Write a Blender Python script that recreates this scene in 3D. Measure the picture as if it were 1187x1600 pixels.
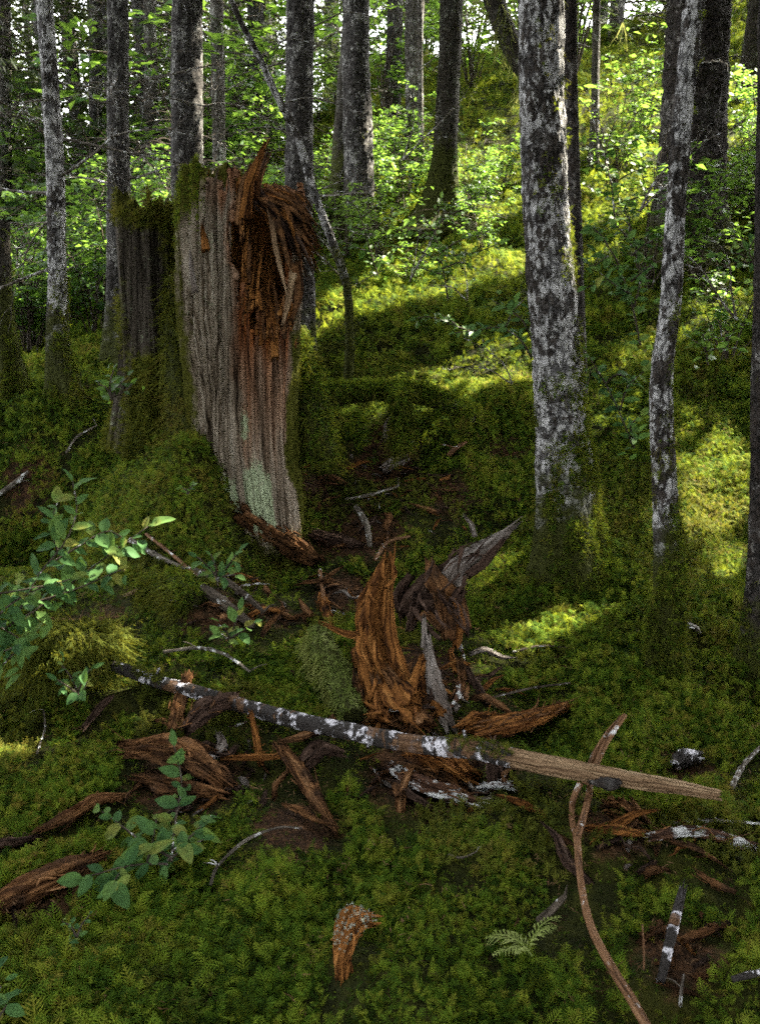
import bpy, math, random
import numpy as np
from mathutils import Vector, Matrix

for o in list(bpy.data.objects):
    bpy.data.objects.remove(o)
SC = bpy.context.scene
COL = SC.collection
rng = np.random.default_rng(7)
np.seterr(over='ignore')
random.seed(7)

# ------------------------------------------------------------------ camera, sky, sun, exposure
CAMZ, PITCH, FPX = 1.55, math.radians(17.0), 1331.0
cd = bpy.data.cameras.new('camera')
cam = bpy.data.objects.new('camera', cd)
COL.objects.link(cam)
cam.location = (0, 0, CAMZ)
cam.rotation_euler = (math.radians(90) - PITCH, 0, 0)
cd.sensor_fit = 'VERTICAL'
cd.sensor_height = 36.0
cd.lens = 36.0 * FPX / 1600.0
cd.clip_start = 0.05
cd.clip_end = 600
SC.camera = cam

SUN = np.array([0.62, 0.40, 0.66]); SUN = SUN / np.linalg.norm(SUN)
w = bpy.data.worlds.new("World"); SC.world = w; w.use_nodes = True
nt = w.node_tree; nt.nodes.clear()
sky = nt.nodes.new('ShaderNodeTexSky'); sky.sky_type = 'NISHITA'; sky.sun_disc = False
sky.sun_elevation = math.asin(SUN[2]); sky.sun_rotation = math.atan2(SUN[0], SUN[1])
sky.air_density = 1.0; sky.dust_density = 3.0; sky.ozone_density = 0.6
hs = nt.nodes.new('ShaderNodeHueSaturation'); hs.inputs['Saturation'].default_value = 0.12
bg = nt.nodes.new('ShaderNodeBackground'); bg.inputs['Strength'].default_value = 0.14
wo = nt.nodes.new('ShaderNodeOutputWorld')
nt.links.new(sky.outputs[0], hs.inputs['Color']); nt.links.new(hs.outputs[0], bg.inputs['Color'])
nt.links.new(bg.outputs[0], wo.inputs['Surface'])
sl = bpy.data.lights.new('sun', 'SUN'); sl.energy = 4.4; sl.angle = math.radians(0.5); sl.color = (1.0, 0.92, 0.74)
so = bpy.data.objects.new('sun', sl); COL.objects.link(so)
so.rotation_euler = Vector(-SUN).to_track_quat('-Z', 'Y').to_euler()
SC.view_settings.view_transform = 'Standard'; SC.view_settings.look = 'None'
SC.view_settings.exposure = 3.82; SC.view_settings.gamma = 1.0; SC.view_settings.use_curve_mapping = False
try:
    SC.cycles.max_bounces = 6; SC.cycles.diffuse_bounces = 2; SC.cycles.pixel_filter_type = 'BLACKMAN_HARRIS'; SC.cycles.filter_width = 1.75; SC.cycles.caustics_reflective = False; SC.cycles.caustics_refractive = False; SC.cycles.glossy_bounces = 2
    SC.cycles.transmission_bounces = 3; SC.cycles.transparent_max_bounces = 4
    SC.cycles.use_light_tree = False; SC.cycles.use_denoising = False; SC.cycles.sample_clamp_indirect = 4.0; SC.cycles.sample_clamp_direct = 0; SC.cycles.adaptive_threshold = .006
except Exception:
    pass

# ------------------------------------------------------------------ numpy noise
def _hash(ix, iy, iz, seed):
    h = (ix.astype(np.uint32) * np.uint32(374761393) + iy.astype(np.uint32) * np.uint32(668265263)
         + iz.astype(np.uint32) * np.uint32(2147483647) + np.uint32((seed * 974711 + 12345) & 0xffffffff))
    h = (h ^ (h >> np.uint32(13))) * np.uint32(1274126177)
    h = h ^ (h >> np.uint32(16)); h = h * np.uint32(2246822519); h = h ^ (h >> np.uint32(15))
    return h.astype(np.float64) / 4294967295.0 * 2 - 1

def vn(x, y, z=0.0, seed=0):
    x, y, z = np.broadcast_arrays(np.asarray(x, float), np.asarray(y, float), np.asarray(z, float))
    fx, fy, fz = np.floor(x), np.floor(y), np.floor(z)
    ix, iy, iz = fx.astype(np.int64), fy.astype(np.int64), fz.astype(np.int64)
    u, v, s = x - fx, y - fy, z - fz
    u = u * u * u * (u * (u * 6 - 15) + 10); v = v * v * v * (v * (v * 6 - 15) + 10); s = s * s * s * (s * (s * 6 - 15) + 10)
    r = 0
    for a in (0, 1):
        for b in (0, 1):
            for c in (0, 1):
                wgt = (u if a else 1 - u) * (v if b else 1 - v) * (s if c else 1 - s)
                r = r + wgt * _hash(ix + a, iy + b, iz + c, seed)
    return r

def fbm(x, y, z=0.0, o=3, seed=0):
    r, a, f, t = 0, 1.0, 1.0, 0
    for k in range(o):
        r = r + a * vn(np.asarray(x) * f, np.asarray(y) * f, np.asarray(z) * f, seed + k * 17); t += a; a *= 0.5; f *= 2.03
    return r / t

def ss(a, b, x):
    t = np.clip((np.asarray(x, float) - a) / (b - a), 0, 1)
    return t * t * (3 - 2 * t)

# ------------------------------------------------------------------ terrain height
def gauss(x, y, cx, cy, sx, sy):
    return np.exp(-(((x - cx) / sx) ** 2 + ((y - cy) / sy) ** 2))

def ground_height(x, y):
    x = np.asarray(x, float); y = np.asarray(y, float)
    up = np.maximum(y - 3.7, 0); up = np.where(up < .5, up * up, up - .25)
    far = np.minimum(up, 17) + np.maximum(up - 17, 0) * .12
    k = .035 + .275 * ss(-3.3 - .12 * far, .3, x) + .012 * np.clip(x, 0, 8)
    h = k * far
    h = h + .5 * ss(4.75, 5.5, y) * (1 - ss(-2.2, -1.0, x))            # left shelf
    h = h + .11 * ss(5.05, 5.5, y) * ss(-.9, -.4, x) * (1 - ss(.7, 1.3, x))   # bank behind the stump
    h = h + .44 * gauss(x, y, -1.12, 4.72, .44, .52) + .12 * gauss(x, y, -1.0, 4.15, .3, .35) - .10 * gauss(x, y, -.50, 4.15, .24, .25) + .26 * gauss(x, y, -.97, 4.22, .20, .30)
    h = h - .38 * gauss(x, y, -1.95, 4.55, .42, .35)
    h = h - .20 * gauss(x, y, -1.12, 3.15, .26, .22) + .12 * gauss(x, y, -.75, 3.35, .22, .3)
    h = h - .07 * gauss(x, y, .0, 5.0, .25, .15)
    h = h + .10 * gauss(x, y, .9, 3.8, .4, .3) + .15 * gauss(x, y, 1.08, 3.72, .17, .16)
    h = h - .06 * gauss(x, y, 1.0, 2.4, .4, .35)
    amp = .05 + .05 * ss(5, 12, y)
    h = h + amp * fbm(x * 1.1, y * 1.1, 3.3, 3, 5) + .06 * fbm(x * 3.6, y * 3.6, 1.1, 3, 9) * (1 - .5 * ss(10, 20, y))
    h = h + (.05 + .10 * ss(4, 8, y)) * (np.abs(fbm(x * 1.9, y * 1.9, 6.1, 2, 51)) - .25)
    h = h + .35 * fbm(x * .35, y * .35, .7, 2, 31) * ss(7, 14, y)
    return h

CP, SP = math.cos(PITCH), math.sin(PITCH)
def ray(px, py):
    a, b = (px - 593.5) / FPX, -(py - 800.0) / FPX
    return np.array([a, CP + b * SP, -SP + b * CP])

def at(px, py, Y):                       # world point on the sight line at world distance Y
    d = ray(px, py); t = Y / d[1]
    return np.array([d[0] * t, Y, CAMZ + d[2] * t])

_ts = np.concatenate([np.linspace(.9, 8, 700), np.linspace(8, 45, 500)[1:]])
def gpt(px, py, lift=0.0):               # world point where the sight line meets the ground
    d = ray(px, py)
    x, y, z = d[0] * _ts, d[1] * _ts, CAMZ + d[2] * _ts
    dz = z - ground_height(x, y)
    i = int(np.argmax(dz < 0)) if (dz < 0).any() else len(_ts) - 1
    i = max(i, 1)
    t = _ts[i - 1] + (_ts[i] - _ts[i - 1]) * dz[i - 1] / (dz[i - 1] - dz[i] + 1e-9)
    return np.array([d[0] * t, d[1] * t, CAMZ + d[2] * t + lift])

def atg(px, py, Y, clear=.02):           # as at(), but never behind the ground the sight line meets
    return at(px, py, min(Y, gpt(px, py)[1] - clear))

def pxm(p):                              # metres per photo pixel at world point p
    return (p[1] * CP + (CAMZ - p[2]) * SP) / FPX

# ------------------------------------------------------------------ node helpers and materials
class N:
    def __init__(s, name):
        s.m = bpy.data.materials.new(name); s.m.use_nodes = True; s.t = s.m.node_tree; s.t.nodes.clear()
        s.out = s.t.nodes.new('ShaderNodeOutputMaterial')
    def n(s, typ, **kw):
        nd = s.t.nodes.new('ShaderNode' + typ)
        for k, v in kw.items():
            setattr(nd, k, v)
        return nd
    def L(s, a, b): s.t.links.new(a, b)
    def setv(s, inp, v):
        if hasattr(v, 'links'): s.L(v, inp)
        elif isinstance(v, (tuple, list)) and len(v) == 3 and inp.type == 'RGBA': inp.default_value = (*v, 1)
        else: inp.default_value = v
    def noise(s, vec, scale, det=3, rough=.55, dist=0.0):
        nd = s.n('TexNoise'); s.setv(nd.inputs['Vector'], vec); nd.inputs['Scale'].default_value = scale
        nd.inputs['Detail'].default_value = det; nd.inputs['Roughness'].default_value = rough; nd.inputs['Distortion'].default_value = dist
        return nd.outputs['Fac']
    def mapv(s, vec, sc, loc=(0, 0, 0)):
        nd = s.n('Mapping'); s.L(vec, nd.inputs['Vector']); nd.inputs['Scale'].default_value = sc; nd.inputs['Location'].default_value = loc
        return nd.outputs[0]
    def ramp(s, f, stops, mode='LINEAR'):
        nd = s.n('ValToRGB'); nd.color_ramp.interpolation = mode; e = nd.color_ramp.elements
        while len(e) < len(stops): e.new(.5)
        for k, (p, c) in enumerate(stops):
            e[k].position = p; e[k].color = (*c, 1) if isinstance(c, (tuple, list)) else (c, c, c, 1)
        s.setv(nd.inputs[0], f); return nd.outputs[0]
    def mix(s, f, a, b, mode='MIX'):
        nd = s.n('Mix', data_type='RGBA', blend_type=mode)
        s.setv(nd.inputs[0], f); s.setv(nd.inputs[6], a); s.setv(nd.inputs[7], b); return nd.outputs[2]
    def math(s, op, a, b=0.0, clamp=False):
        nd = s.n('Math', operation=op); nd.use_clamp = clamp; s.setv(nd.inputs[0], a); s.setv(nd.inputs[1], b); return nd.outputs[0]
    def attr(s, name):
        nd = s.n('Attribute'); nd.attribute_name = name; return nd
    def bump(s, h, strength, dist=.01, nrm=None):
        nd = s.n('Bump'); nd.inputs['Strength'].default_value = strength; nd.inputs['Distance'].default_value = dist; s.L(h, nd.inputs['Height'])
        if nrm is not None: s.L(nrm, nd.inputs['Normal'])
        return nd.outputs[0]
    def principled(s, col, rough=.8, nrm=None, spec=.3):
        p = s.n('BsdfPrincipled'); s.setv(p.inputs['Base Color'], col); s.setv(p.inputs['Roughness'], rough)
        p.inputs['Specular IOR Level'].default_value = spec
        if nrm is not None: s.L(nrm, p.inputs['Normal'])
        return p.outputs[0]
    def done(s, sh):
        s.L(sh, s.out.inputs['Surface']); return s.m
    def pos(s): return s.n('NewGeometry').outputs['Position']
    def uv(s): return s.n('UVMap').outputs[0]

def mat_leafy(name, stops, trans=.4, tcol=(.30, .42, .04), scale=1.6, rough=.55, spec=.3, rnd=.35, fine=25):
    m = N(name)
    f = m.noise(m.pos(), scale, 3)
    f2 = m.noise(m.pos(), fine, 2)
    r = m.n('ObjectInfo').outputs['Random']
    k = m.math('ADD', m.math('MULTIPLY', f, 1.0), m.math('MULTIPLY', m.math('SUBTRACT', r, .5), rnd))
    k = m.math('ADD', k, m.math('MULTIPLY', m.math('SUBTRACT', f2, .5), .45))
    c = m.ramp(k, stops)
    p = m.principled(c, rough, spec=spec)
    t = m.n('BsdfTranslucent'); m.L(m.mix(.55, c, tcol), t.inputs['Color'])
    x = m.n('MixShader'); x.inputs[0].default_value = trans; m.L(p, x.inputs[1]); m.L(t.outputs[0], x.inputs[2])
    return m.done(x.outputs[0])

M = {}
M['moss'] = mat_leafy('moss_frond', [(.16, (.009, .018, .003)), (.34, (.028, .062, .008)), (.52, (.075, .140, .014)), (.68, (.17, .225, .023)), (.90, (.16, .13, .024))], 0.36, (.42, .48, .03), 1.5, .85, .05, .66)
M['moss_olive'] = mat_leafy('moss_olive', [(.2, (.016, .022, .004)), (.45, (.055, .072, .010)), (.62, (.115, .130, .018)), (.82, (.12, .09, .022))], .28, (.34, .32, .03), 3, .85, .1)
M['beard'] = mat_leafy('beard_lichen', [(.25, (.08, .095, .02)), (.5, (.20, .235, .06)), (.75, (.32, .35, .12))], .3, (.45, .42, .12), 4, .9, .1)
M['leaf_fg'] = mat_leafy('shrub_leaf', [(.12, (.034, .090, .030)), (.5, (.064, .140, .042)), (.78, (.10, .18, .045)), (1.0, (.20, .20, .04))], .34, (.22, .38, .05), 3, .72, .14, .95)
M['leaf_bg'] = mat_leafy('backlit_leaf', [(.25, (.035, .09, .02)), (.5, (.065, .145, .025)), (.75, (.12, .19, .03))], .45, (.32, .54, .06), .9, .5, .35, .4, 8)
M['needle'] = mat_leafy('conifer_needles', [(.25, (.014, .026, .010)), (.5, (.03, .048, .016)), (.75, (.055, .075, .022))], .25, (.16, .22, .04), .8, .7, .2, .4, 8)

def mat_bark(name, dark, mid, lichen_col, lichen, scale=1.0, moss=0.0, mossh=.6, tone_amt=.4):
    m = N(name)
    uv = m.uv()
    wob = m.n('TexNoise'); m.L(uv, wob.inputs['Vector']); wob.inputs['Scale'].default_value = 38 / scale; wob.inputs['Detail'].default_value = 4; wob.inputs['Roughness'].default_value = .6
    wv = m.n('VectorMath', operation='MULTIPLY_ADD'); m.L(wob.outputs['Color'], wv.inputs[0]); wv.inputs[1].default_value = (.034 * scale, .05 * scale, 0); m.L(uv, wv.inputs[2])
    wuv = wv.outputs[0]
    vo = m.n('TexVoronoi', feature='DISTANCE_TO_EDGE'); m.L(m.mapv(wuv, (46 / scale, 21 / scale, 1)), vo.inputs['Vector']); vo.inputs['Scale'].default_value = 1
    vc = m.n('TexVoronoi', feature='F1'); m.L(m.mapv(wuv, (46 / scale, 21 / scale, 1)), vc.inputs['Vector']); vc.inputs['Scale'].default_value = 1
    gate = m.noise(uv, 11 / scale, 3)
    crack = m.ramp(m.math('ADD', vo.outputs['Distance'], m.math('MULTIPLY', m.math('SUBTRACT', gate, .45), .5)), [(0, 0.0), (.14, 1.0)])
    cell = m.n('SeparateColor'); m.L(vc.outputs['Color'], cell.inputs[0])
    fib = m.noise(m.mapv(wuv, (60 / scale, 22 / scale, 1)), 1, 5, .7)
    fine = m.noise(wuv, 170 / scale, 3, .65)
    base = m.mix(m.math('ADD', m.math('MULTIPLY', fib, .8), m.math('MULTIPLY', cell.outputs[0], .3)), dark, mid)
    base = m.mix(m.math('MULTIPLY', crack, .9), dark, base)
    l1 = m.noise(m.mapv(uv, (1, .75, 1)), 13 / scale, 6, .68, .3)
    l2 = m.noise(m.mapv(wuv, (1, .7, 1)), 60 / scale, 4, .65)
    l3 = m.noise(uv, 3.2 / scale, 2)
    l = m.math('ADD', m.math('MULTIPLY', l1, .55), m.math('MULTIPLY', l2, .30))
    l = m.math('ADD', l, m.math('ADD', m.math('MULTIPLY', cell.outputs[1], .08), m.math('MULTIPLY', l3, .22)))
    l = m.math('MULTIPLY', m.ramp(l, [(.685 - lichen * .2, 0.0), (.72 - lichen * .2, 1.0)]), m.math('ADD', m.math('MULTIPLY', crack, .8), .12))
    tone = m.noise(uv, 24 / scale, 3)
    lc = m.mix(m.math('MULTIPLY', m.math('ADD', fine, m.math('MULTIPLY', tone, 1.2)), .55), lichen_col, tuple(x * q for x, q in zip(lichen_col, (.42, .42, .38))))
    c = m.mix(l, base, lc)
    c = m.mix(m.math('MULTIPLY', m.ramp(m.math('ADD', m.math('MULTIPLY', l2, .6), m.math('MULTIPLY', l3, .45)), [(.54 - lichen * .1, 0.0), (.66 - lichen * .1, tone_amt)]), m.math('SUBTRACT', 1.0, l)), c, m.mix(fine, tuple(x * .22 for x in lichen_col), tuple(x * .5 for x in lichen_col)))
    hgt = m.math('ADD', m.math('MULTIPLY', crack, .55), m.math('MULTIPLY', fib, .75))
    hgt = m.math('ADD', hgt, m.math('MULTIPLY', cell.outputs[2], .35))
    if moss > 0:
        sep = m.n('SeparateXYZ'); m.L(uv, sep.inputs[0])
        fall = m.math('SUBTRACT', 1.0, m.math('DIVIDE', sep.outputs[1], mossh), True)
        mn = m.noise(wuv, 8 / scale, 5, .65)
        mm = m.ramp(m.math('ADD', m.math('MULTIPLY', fall, moss), m.math('MULTIPLY', mn, .7)), [(.50, 0.0), (.62, 1.0)])
        mc = m.mix(fine, (.014, .018, .004), (.09, .10, .016))
        c = m.mix(mm, c, mc)
        hgt = m.math('ADD', hgt, m.math('MULTIPLY', mm, m.math('MULTIPLY', fine, .6)))
    hgt = m.math('ADD', hgt, m.math('MULTIPLY', fine, .3))
    return m.done(m.principled(c, .88, m.bump(hgt, 1.0, .016 * scale), .2))

M['bark_pale'] = mat_bark('bark_pale', (.014, .011, .010), (.080, .066, .055), (.78, .77, .80), .66, 1.2, .6, 1.15, .22)
M['bark_grey'] = mat_bark('bark_grey', (.014, .012, .011), (.075, .066, .060), (.50, .49, .48), .42, .9, .55, .8, .35)
M['bark_dark'] = mat_bark('bark_dark', (.012, .010, .009), (.065, .050, .042), (.36, .34, .33), .30, 1.2, .5, .8)
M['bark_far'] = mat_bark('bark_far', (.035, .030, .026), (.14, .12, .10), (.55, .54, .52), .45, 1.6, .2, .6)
M['bark_mossy'] = mat_bark('bark_mossy', (.016, .013, .010), (.07, .058, .042), (.34, .35, .30), .28, .8, 1.1, 1.2)
M['bark_char'] = mat_bark('bark_char', (.009, .007, .006), (.095, .055, .032), (.68, .67, .72), .36, .9, tone_amt=0.0)

def mat_branch(name):
    m = N(name); uv = m.uv()
    b = m.n('TexNoise'); m.L(m.mapv(uv, (5, 9, 1)), b.inputs['Vector']); b.inputs['Scale'].default_value = 1; b.inputs['Detail'].default_value = 5; b.inputs['Roughness'].default_value = .62
    bare = m.ramp(b.outputs['Fac'], [(.545, 0.0), (.575, 1.0)])
    g = m.noise(m.mapv(uv, (140, 9, 1)), 1, 5, .7); f = m.noise(uv, 120, 4, .65); l1 = m.noise(m.mapv(uv, (14, 17, 1)), 1, 5, .6, .3); l2 = m.noise(uv, 70, 4)
    wood_ = m.ramp(g, [(.28, (.035, .016, .008)), (.5, (.12, .062, .030)), (.7, (.24, .14, .075))])
    bark_ = m.mix(f, (.006, .005, .005), (.050, .042, .038))
    li = m.math('MULTIPLY', m.ramp(m.math('ADD', m.math('MULTIPLY', l1, .72), m.math('MULTIPLY', l2, .30)), [(.525, 0.0), (.55, 1.0)]), m.math('SUBTRACT', 1.0, m.math('MULTIPLY', bare, .93)))
    c = m.mix(bare, bark_, wood_); c = m.mix(li, c, m.mix(f, (.42, .41, .46), (.82, .80, .86)))
    h = m.math('ADD', m.math('SUBTRACT', m.math('MULTIPLY', f, .7), m.math('MULTIPLY', bare, .5)), m.math('MULTIPLY', li, .35))
    return m.done(m.principled(c, .75, m.bump(h, 1.0, .012), .25))
M['bark_log'] = mat_branch('fallen_branch_bark')

def mat_wood(name, stops, fu=260, fv=7, rough=.8, bump=.8, dirt=None, spec=.08, lich=0.0, tint=True):
    m = N(name); uv = m.uv()
    wob = m.n('TexNoise'); m.L(m.mapv(uv, (6, 5, 1)), wob.inputs['Vector']); wob.inputs['Scale'].default_value = 1.5; wob.inputs['Detail'].default_value = 4
    wv = m.n('VectorMath', operation='MULTIPLY_ADD'); m.L(wob.outputs['Color'], wv.inputs[0]); wv.inputs[1].default_value = (.022, .0, 0); m.L(uv, wv.inputs[2])
    g1 = m.noise(m.mapv(wv.outputs[0], (fu, fv, 1)), 1, 5, .72)
    g2 = m.noise(m.mapv(wv.outputs[0], (fu * .33, fv * .45, 1)), 1, 4, .62)
    cr = m.n('TexVoronoi', feature='DISTANCE_TO_EDGE'); m.L(m.mapv(wv.outputs[0], (fu * .30, fv * .30, 1)), cr.inputs['Vector']); cr.inputs['Scale'].default_value = 1
    split = m.ramp(cr.outputs['Distance'], [(0.0, 0.0), (.06, 1.0)])
    g3 = m.noise(m.pos(), 14, 3)
    f = m.math('ADD', m.math('MULTIPLY', g1, .62), m.math('MULTIPLY', g2, .62)); f = m.math('SUBTRACT', f, .12)
    f = m.math('SUBTRACT', f, m.math('MULTIPLY', m.math('SUBTRACT', 1.0, split), .16))
    c = m.ramp(f, stops)
    if dirt: c = m.mix(m.ramp(g3, [(.42, 0.0), (.66, .85)]), c, dirt)
    if lich:
        l = m.ramp(m.math('ADD', m.math('MULTIPLY', m.noise(m.pos(), 22, 4, .6), .7), m.math('MULTIPLY', g1, .3)), [(.60 - lich * .2, 0.0), (.64 - lich * .2, 1.0)])
        c = m.mix(l, c, m.mix(g1, (.45, .47, .45), (.68, .68, .70)))
    if tint:
        a = m.attr('rot'); c = m.mix(m.math('MULTIPLY', a.outputs['Fac'], m.ramp(g2, [(.2, .45), (.6, 1.0)])), c, m.ramp(f, [(.3, (.035, .010, .004)), (.5, (.21, .065, .016)), (.66, (.36, .13, .032))]))
        b = m.attr('lichen'); sp = m.noise(m.pos(), 40, 6, .78); sp2 = m.noise(m.pos(), 9, 3)
        lm = m.ramp(m.math('ADD', m.math('MULTIPLY', b.outputs['Fac'], .34), m.math('ADD', m.math('MULTIPLY', sp, .72), m.math('MULTIPLY', sp2, .22))), [(.62, 0.0), (.76, .9)])
        lcol = m.mix(m.math('ADD', m.math('MULTIPLY', g1, .6), m.math('MULTIPLY', sp, .4)), (.16, .21, .08), (.58, .68, .47))
        c = m.mix(lm, c, m.mix(m.math('MULTIPLY', m.math('SUBTRACT', 1.0, split), .6), lcol, c))
        d = m.attr('mossy'); mm = m.ramp(m.math('ADD', m.math('MULTIPLY', d.outputs['Fac'], .7), m.math('MULTIPLY', m.noise(m.pos(), 26, 4), .5)), [(.55, 0.0), (.72, 1.0)])
        c = m.mix(mm, c, m.mix(sp, (.02, .024, .004), (.12, .12, .018)))
    h = m.math('ADD', m.math('ADD', m.math('MULTIPLY', g1, .9), m.math('MULTIPLY', g2, 1.0)), m.math('MULTIPLY', split, .35))
    return m.done(m.principled(c, rough, m.bump(h, min(bump, 1), .02), spec))

M['wood_grey'] = mat_wood('wood_weathered', [(.26, (.020, .014, .009)), (.40, (.125, .095, .066)), (.54, (.265, .22, .168)), (.70, (.46, .41, .335))], 70, 2.6, .85, .9)
M['wood_old'] = mat_wood('wood_old_dark', [(.28, (.006, .005, .004)), (.42, (.024, .019, .014)), (.55, (.058, .048, .037)), (.70, (.14, .12, .10))], 70, 2.6, .9, .9)
M['wood_rot'] = mat_wood('wood_rotten_orange', [(.27, (.018, .008, .004)), (.41, (.10, .038, .011)), (.54, (.27, .112, .030)), (.70, (.50, .255, .085))], 150, 5, .95, 1.0, tint=False)
M['wood_red'] = mat_wood('wood_rotten_brown', [(.27, (.022, .010, .005)), (.42, (.095, .042, .017)), (.55, (.215, .103, .042)), (.72, (.38, .215, .11))], 150, 5, .95, 1.0, dirt=(.03, .018, .012), tint=False)
M['wood_dark'] = mat_wood('wood_rotten_dark', [(.28, (.010, .006, .005)), (.44, (.038, .022, .016)), (.56, (.085, .052, .038)), (.72, (.19, .14, .115))], 150, 5, .92, 1.0, tint=False)
M['wood_pale'] = mat_wood('wood_bare_pale', [(.26, (.05, .026, .014)), (.42, (.20, .125, .07)), (.56, (.34, .235, .14)), (.72, (.50, .40, .27))], 110, 3.5, .6, .7, tint=False)
M['wood_silver'] = mat_wood('wood_silver', [(.28, (.03, .022, .018)), (.44, (.13, .105, .09)), (.56, (.25, .22, .20)), (.72, (.44, .42, .41))], 100, 4, .8, .9, tint=False)
M['wood_lichen'] = mat_wood('wood_white_lichen', [(.28, (.018, .010, .007)), (.44, (.065, .032, .02)), (.56, (.12, .06, .035)), (.72, (.2, .12, .08))], 150, 5, .8, .9, lich=.55, tint=False)
M['stick'] = mat_wood('stick_bark', [(.28, (.045, .022, .011)), (.44, (.13, .065, .032)), (.56, (.20, .108, .055)), (.72, (.33, .20, .12))], 120, 12, .55, .5, lich=.12, tint=False)
M['twig'] = mat_wood('twig_bark', [(.28, (.035, .028, .022)), (.44, (.10, .085, .07)), (.56, (.18, .16, .135)), (.72, (.36, .34, .31))], 120, 12, .8, .5, lich=.3, tint=False)
M['twig_dark'] = mat_wood('twig_dark', [(.28, (.018, .014, .011)), (.44, (.055, .044, .034)), (.56, (.10, .08, .062)), (.72, (.2, .17, .14))], 120, 12, .8, .5, lich=.1, tint=False)
M['moss_pale'] = mat_leafy('moss_pale', [(.2, (.07, .10, .02)), (.45, (.16, .21, .05)), (.65, (.26, .31, .10)), (.85, (.30, .30, .12))], .3, (.40, .50, .08), 6, .85, .08)
M['lichen'] = mat_leafy('crust_lichen', [(.3, (.16, .19, .15)), (.5, (.32, .37, .31)), (.7, (.5, .55, .48))], .1, (.4, .45, .35), 20, .95, .05)

def mat_ground():
    m = N('forest_floor')
    p = m.pos()
    n1 = m.noise(p, 2.2, 4); n2 = m.noise(p, 16, 4, .65); n3 = m.noise(p, 70, 3, .7)
    moss = m.ramp(m.math('ADD', m.math('MULTIPLY', n1, .5), m.math('MULTIPLY', n2, .5)), [(.32, (.006, .007, .002)), (.48, (.018, .021, .004)), (.60, (.040, .042, .007)), (.74, (.06, .045, .012))])  # near black: shade of the gaps between fronds put into the colour
    duff = m.ramp(m.math('ADD', m.math('MULTIPLY', n2, .5), m.math('MULTIPLY', n3, .5)), [(.34, (.010, .006, .004)), (.48, (.038, .021, .012)), (.58, (.085, .042, .02)), (.7, (.16, .085, .045))])
    a = m.attr('duff')
    f = m.ramp(m.math('ADD', a.outputs['Fac'], m.math('MULTIPLY', m.math('SUBTRACT', n2, .5), .9)), [(.35, 0.0), (.6, 1.0)])
    c = m.mix(f, moss, duff)
    h = m.math('ADD', m.math('MULTIPLY', n2, .6), m.math('MULTIPLY', n3, .5))
    return m.done(m.principled(c, .92, m.bump(h, 1.0, .03), .1))
M['ground'] = mat_ground()

# ------------------------------------------------------------------ mesh and object helpers
def mesh(name, V, F, mat=None, uv=None, attrs=None, smooth=True):
    """V (n,3), F list of (m,k) index arrays; uv per vertex (n,2)."""
    V = np.asarray(V, np.float32)
    F = [np.asarray(f, np.int32) for f in (F if isinstance(F, list) else [F]) if len(f)]
    me = bpy.data.meshes.new(name)
    me.vertices.add(len(V)); me.vertices.foreach_set('co', V.ravel())
    loops = np.concatenate([f.ravel() for f in F]); tot = np.concatenate([np.full(len(f), f.shape[1], np.int32) for f in F])
    me.loops.add(len(loops)); me.loops.foreach_set('vertex_index', loops)
    me.polygons.add(len(tot)); me.polygons.foreach_set('loop_start', np.concatenate([[0], np.cumsum(tot)[:-1]]).astype(np.int32))
    try: me.polygons.foreach_set('loop_total', tot)
    except Exception: pass
    if smooth: me.polygons.foreach_set('use_smooth', np.ones(len(tot), bool))
    if uv is not None:
        l = me.uv_layers.new(name='UVMap'); l.data.foreach_set('uv', np.asarray(uv, np.float32)[loops].ravel())
    for k, v in (attrs or {}).items():
        a = me.attributes.new(k, 'FLOAT', 'POINT'); a.data.foreach_set('value', np.asarray(v, np.float32))
    if mat is not None: me.materials.append(M[mat] if isinstance(mat, str) else mat)
    me.update(calc_edges=True); me.validate()
    return me

def obj(name, me, parent=None):
    o = bpy.data.objects.new(name, me); COL.objects.link(o)
    if parent is not None:
        o.parent = parent
        o.matrix_parent_inverse = Matrix.Translation(-Vector(parent.location)) if parent.type == 'EMPTY' else Matrix.Identity(4)
    return o

def tag(o, label=None, cat=None, group=None, kind=None):
    if label: o['label'] = label
    if cat: o['category'] = cat
    if group: o['group'] = group
    if kind: o['kind'] = kind
    return o

def thing(name, label, cat, loc=(0, 0, 0), group=None):
    o = bpy.data.objects.new(name, None); o.empty_display_size = .1; COL.objects.link(o); o.location = tuple(float(v) for v in loc)
    return tag(o, label, cat, group)

class MB:
    """Collects meshes into one."""
    def __init__(s): s.V, s.F, s.U, s.n = [], {}, [], 0
    def add(s, V, F, uv=None):
        V = np.asarray(V, float)
        for f in (F if isinstance(F, list) else [F]):
            f = np.asarray(f)
            if len(f): s.F.setdefault(f.shape[1], []).append(f + s.n)
        s.V.append(V); s.U.append(np.zeros((len(V), 2)) if uv is None else np.asarray(uv)); s.n += len(V)
    def arrays(s): return np.concatenate(s.V), [np.concatenate(f) for f in s.F.values()], np.concatenate(s.U)
    def build(s, name, mat, parent=None, smooth=True):
        V, F, U = s.arrays(); return obj(name, mesh(name, V, F, mat, U, smooth=smooth), parent)
    def mesh(s, name, mat, smooth=True):
        V, F, U = s.arrays(); return mesh(name, V, F, mat, U, smooth=smooth)

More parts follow.
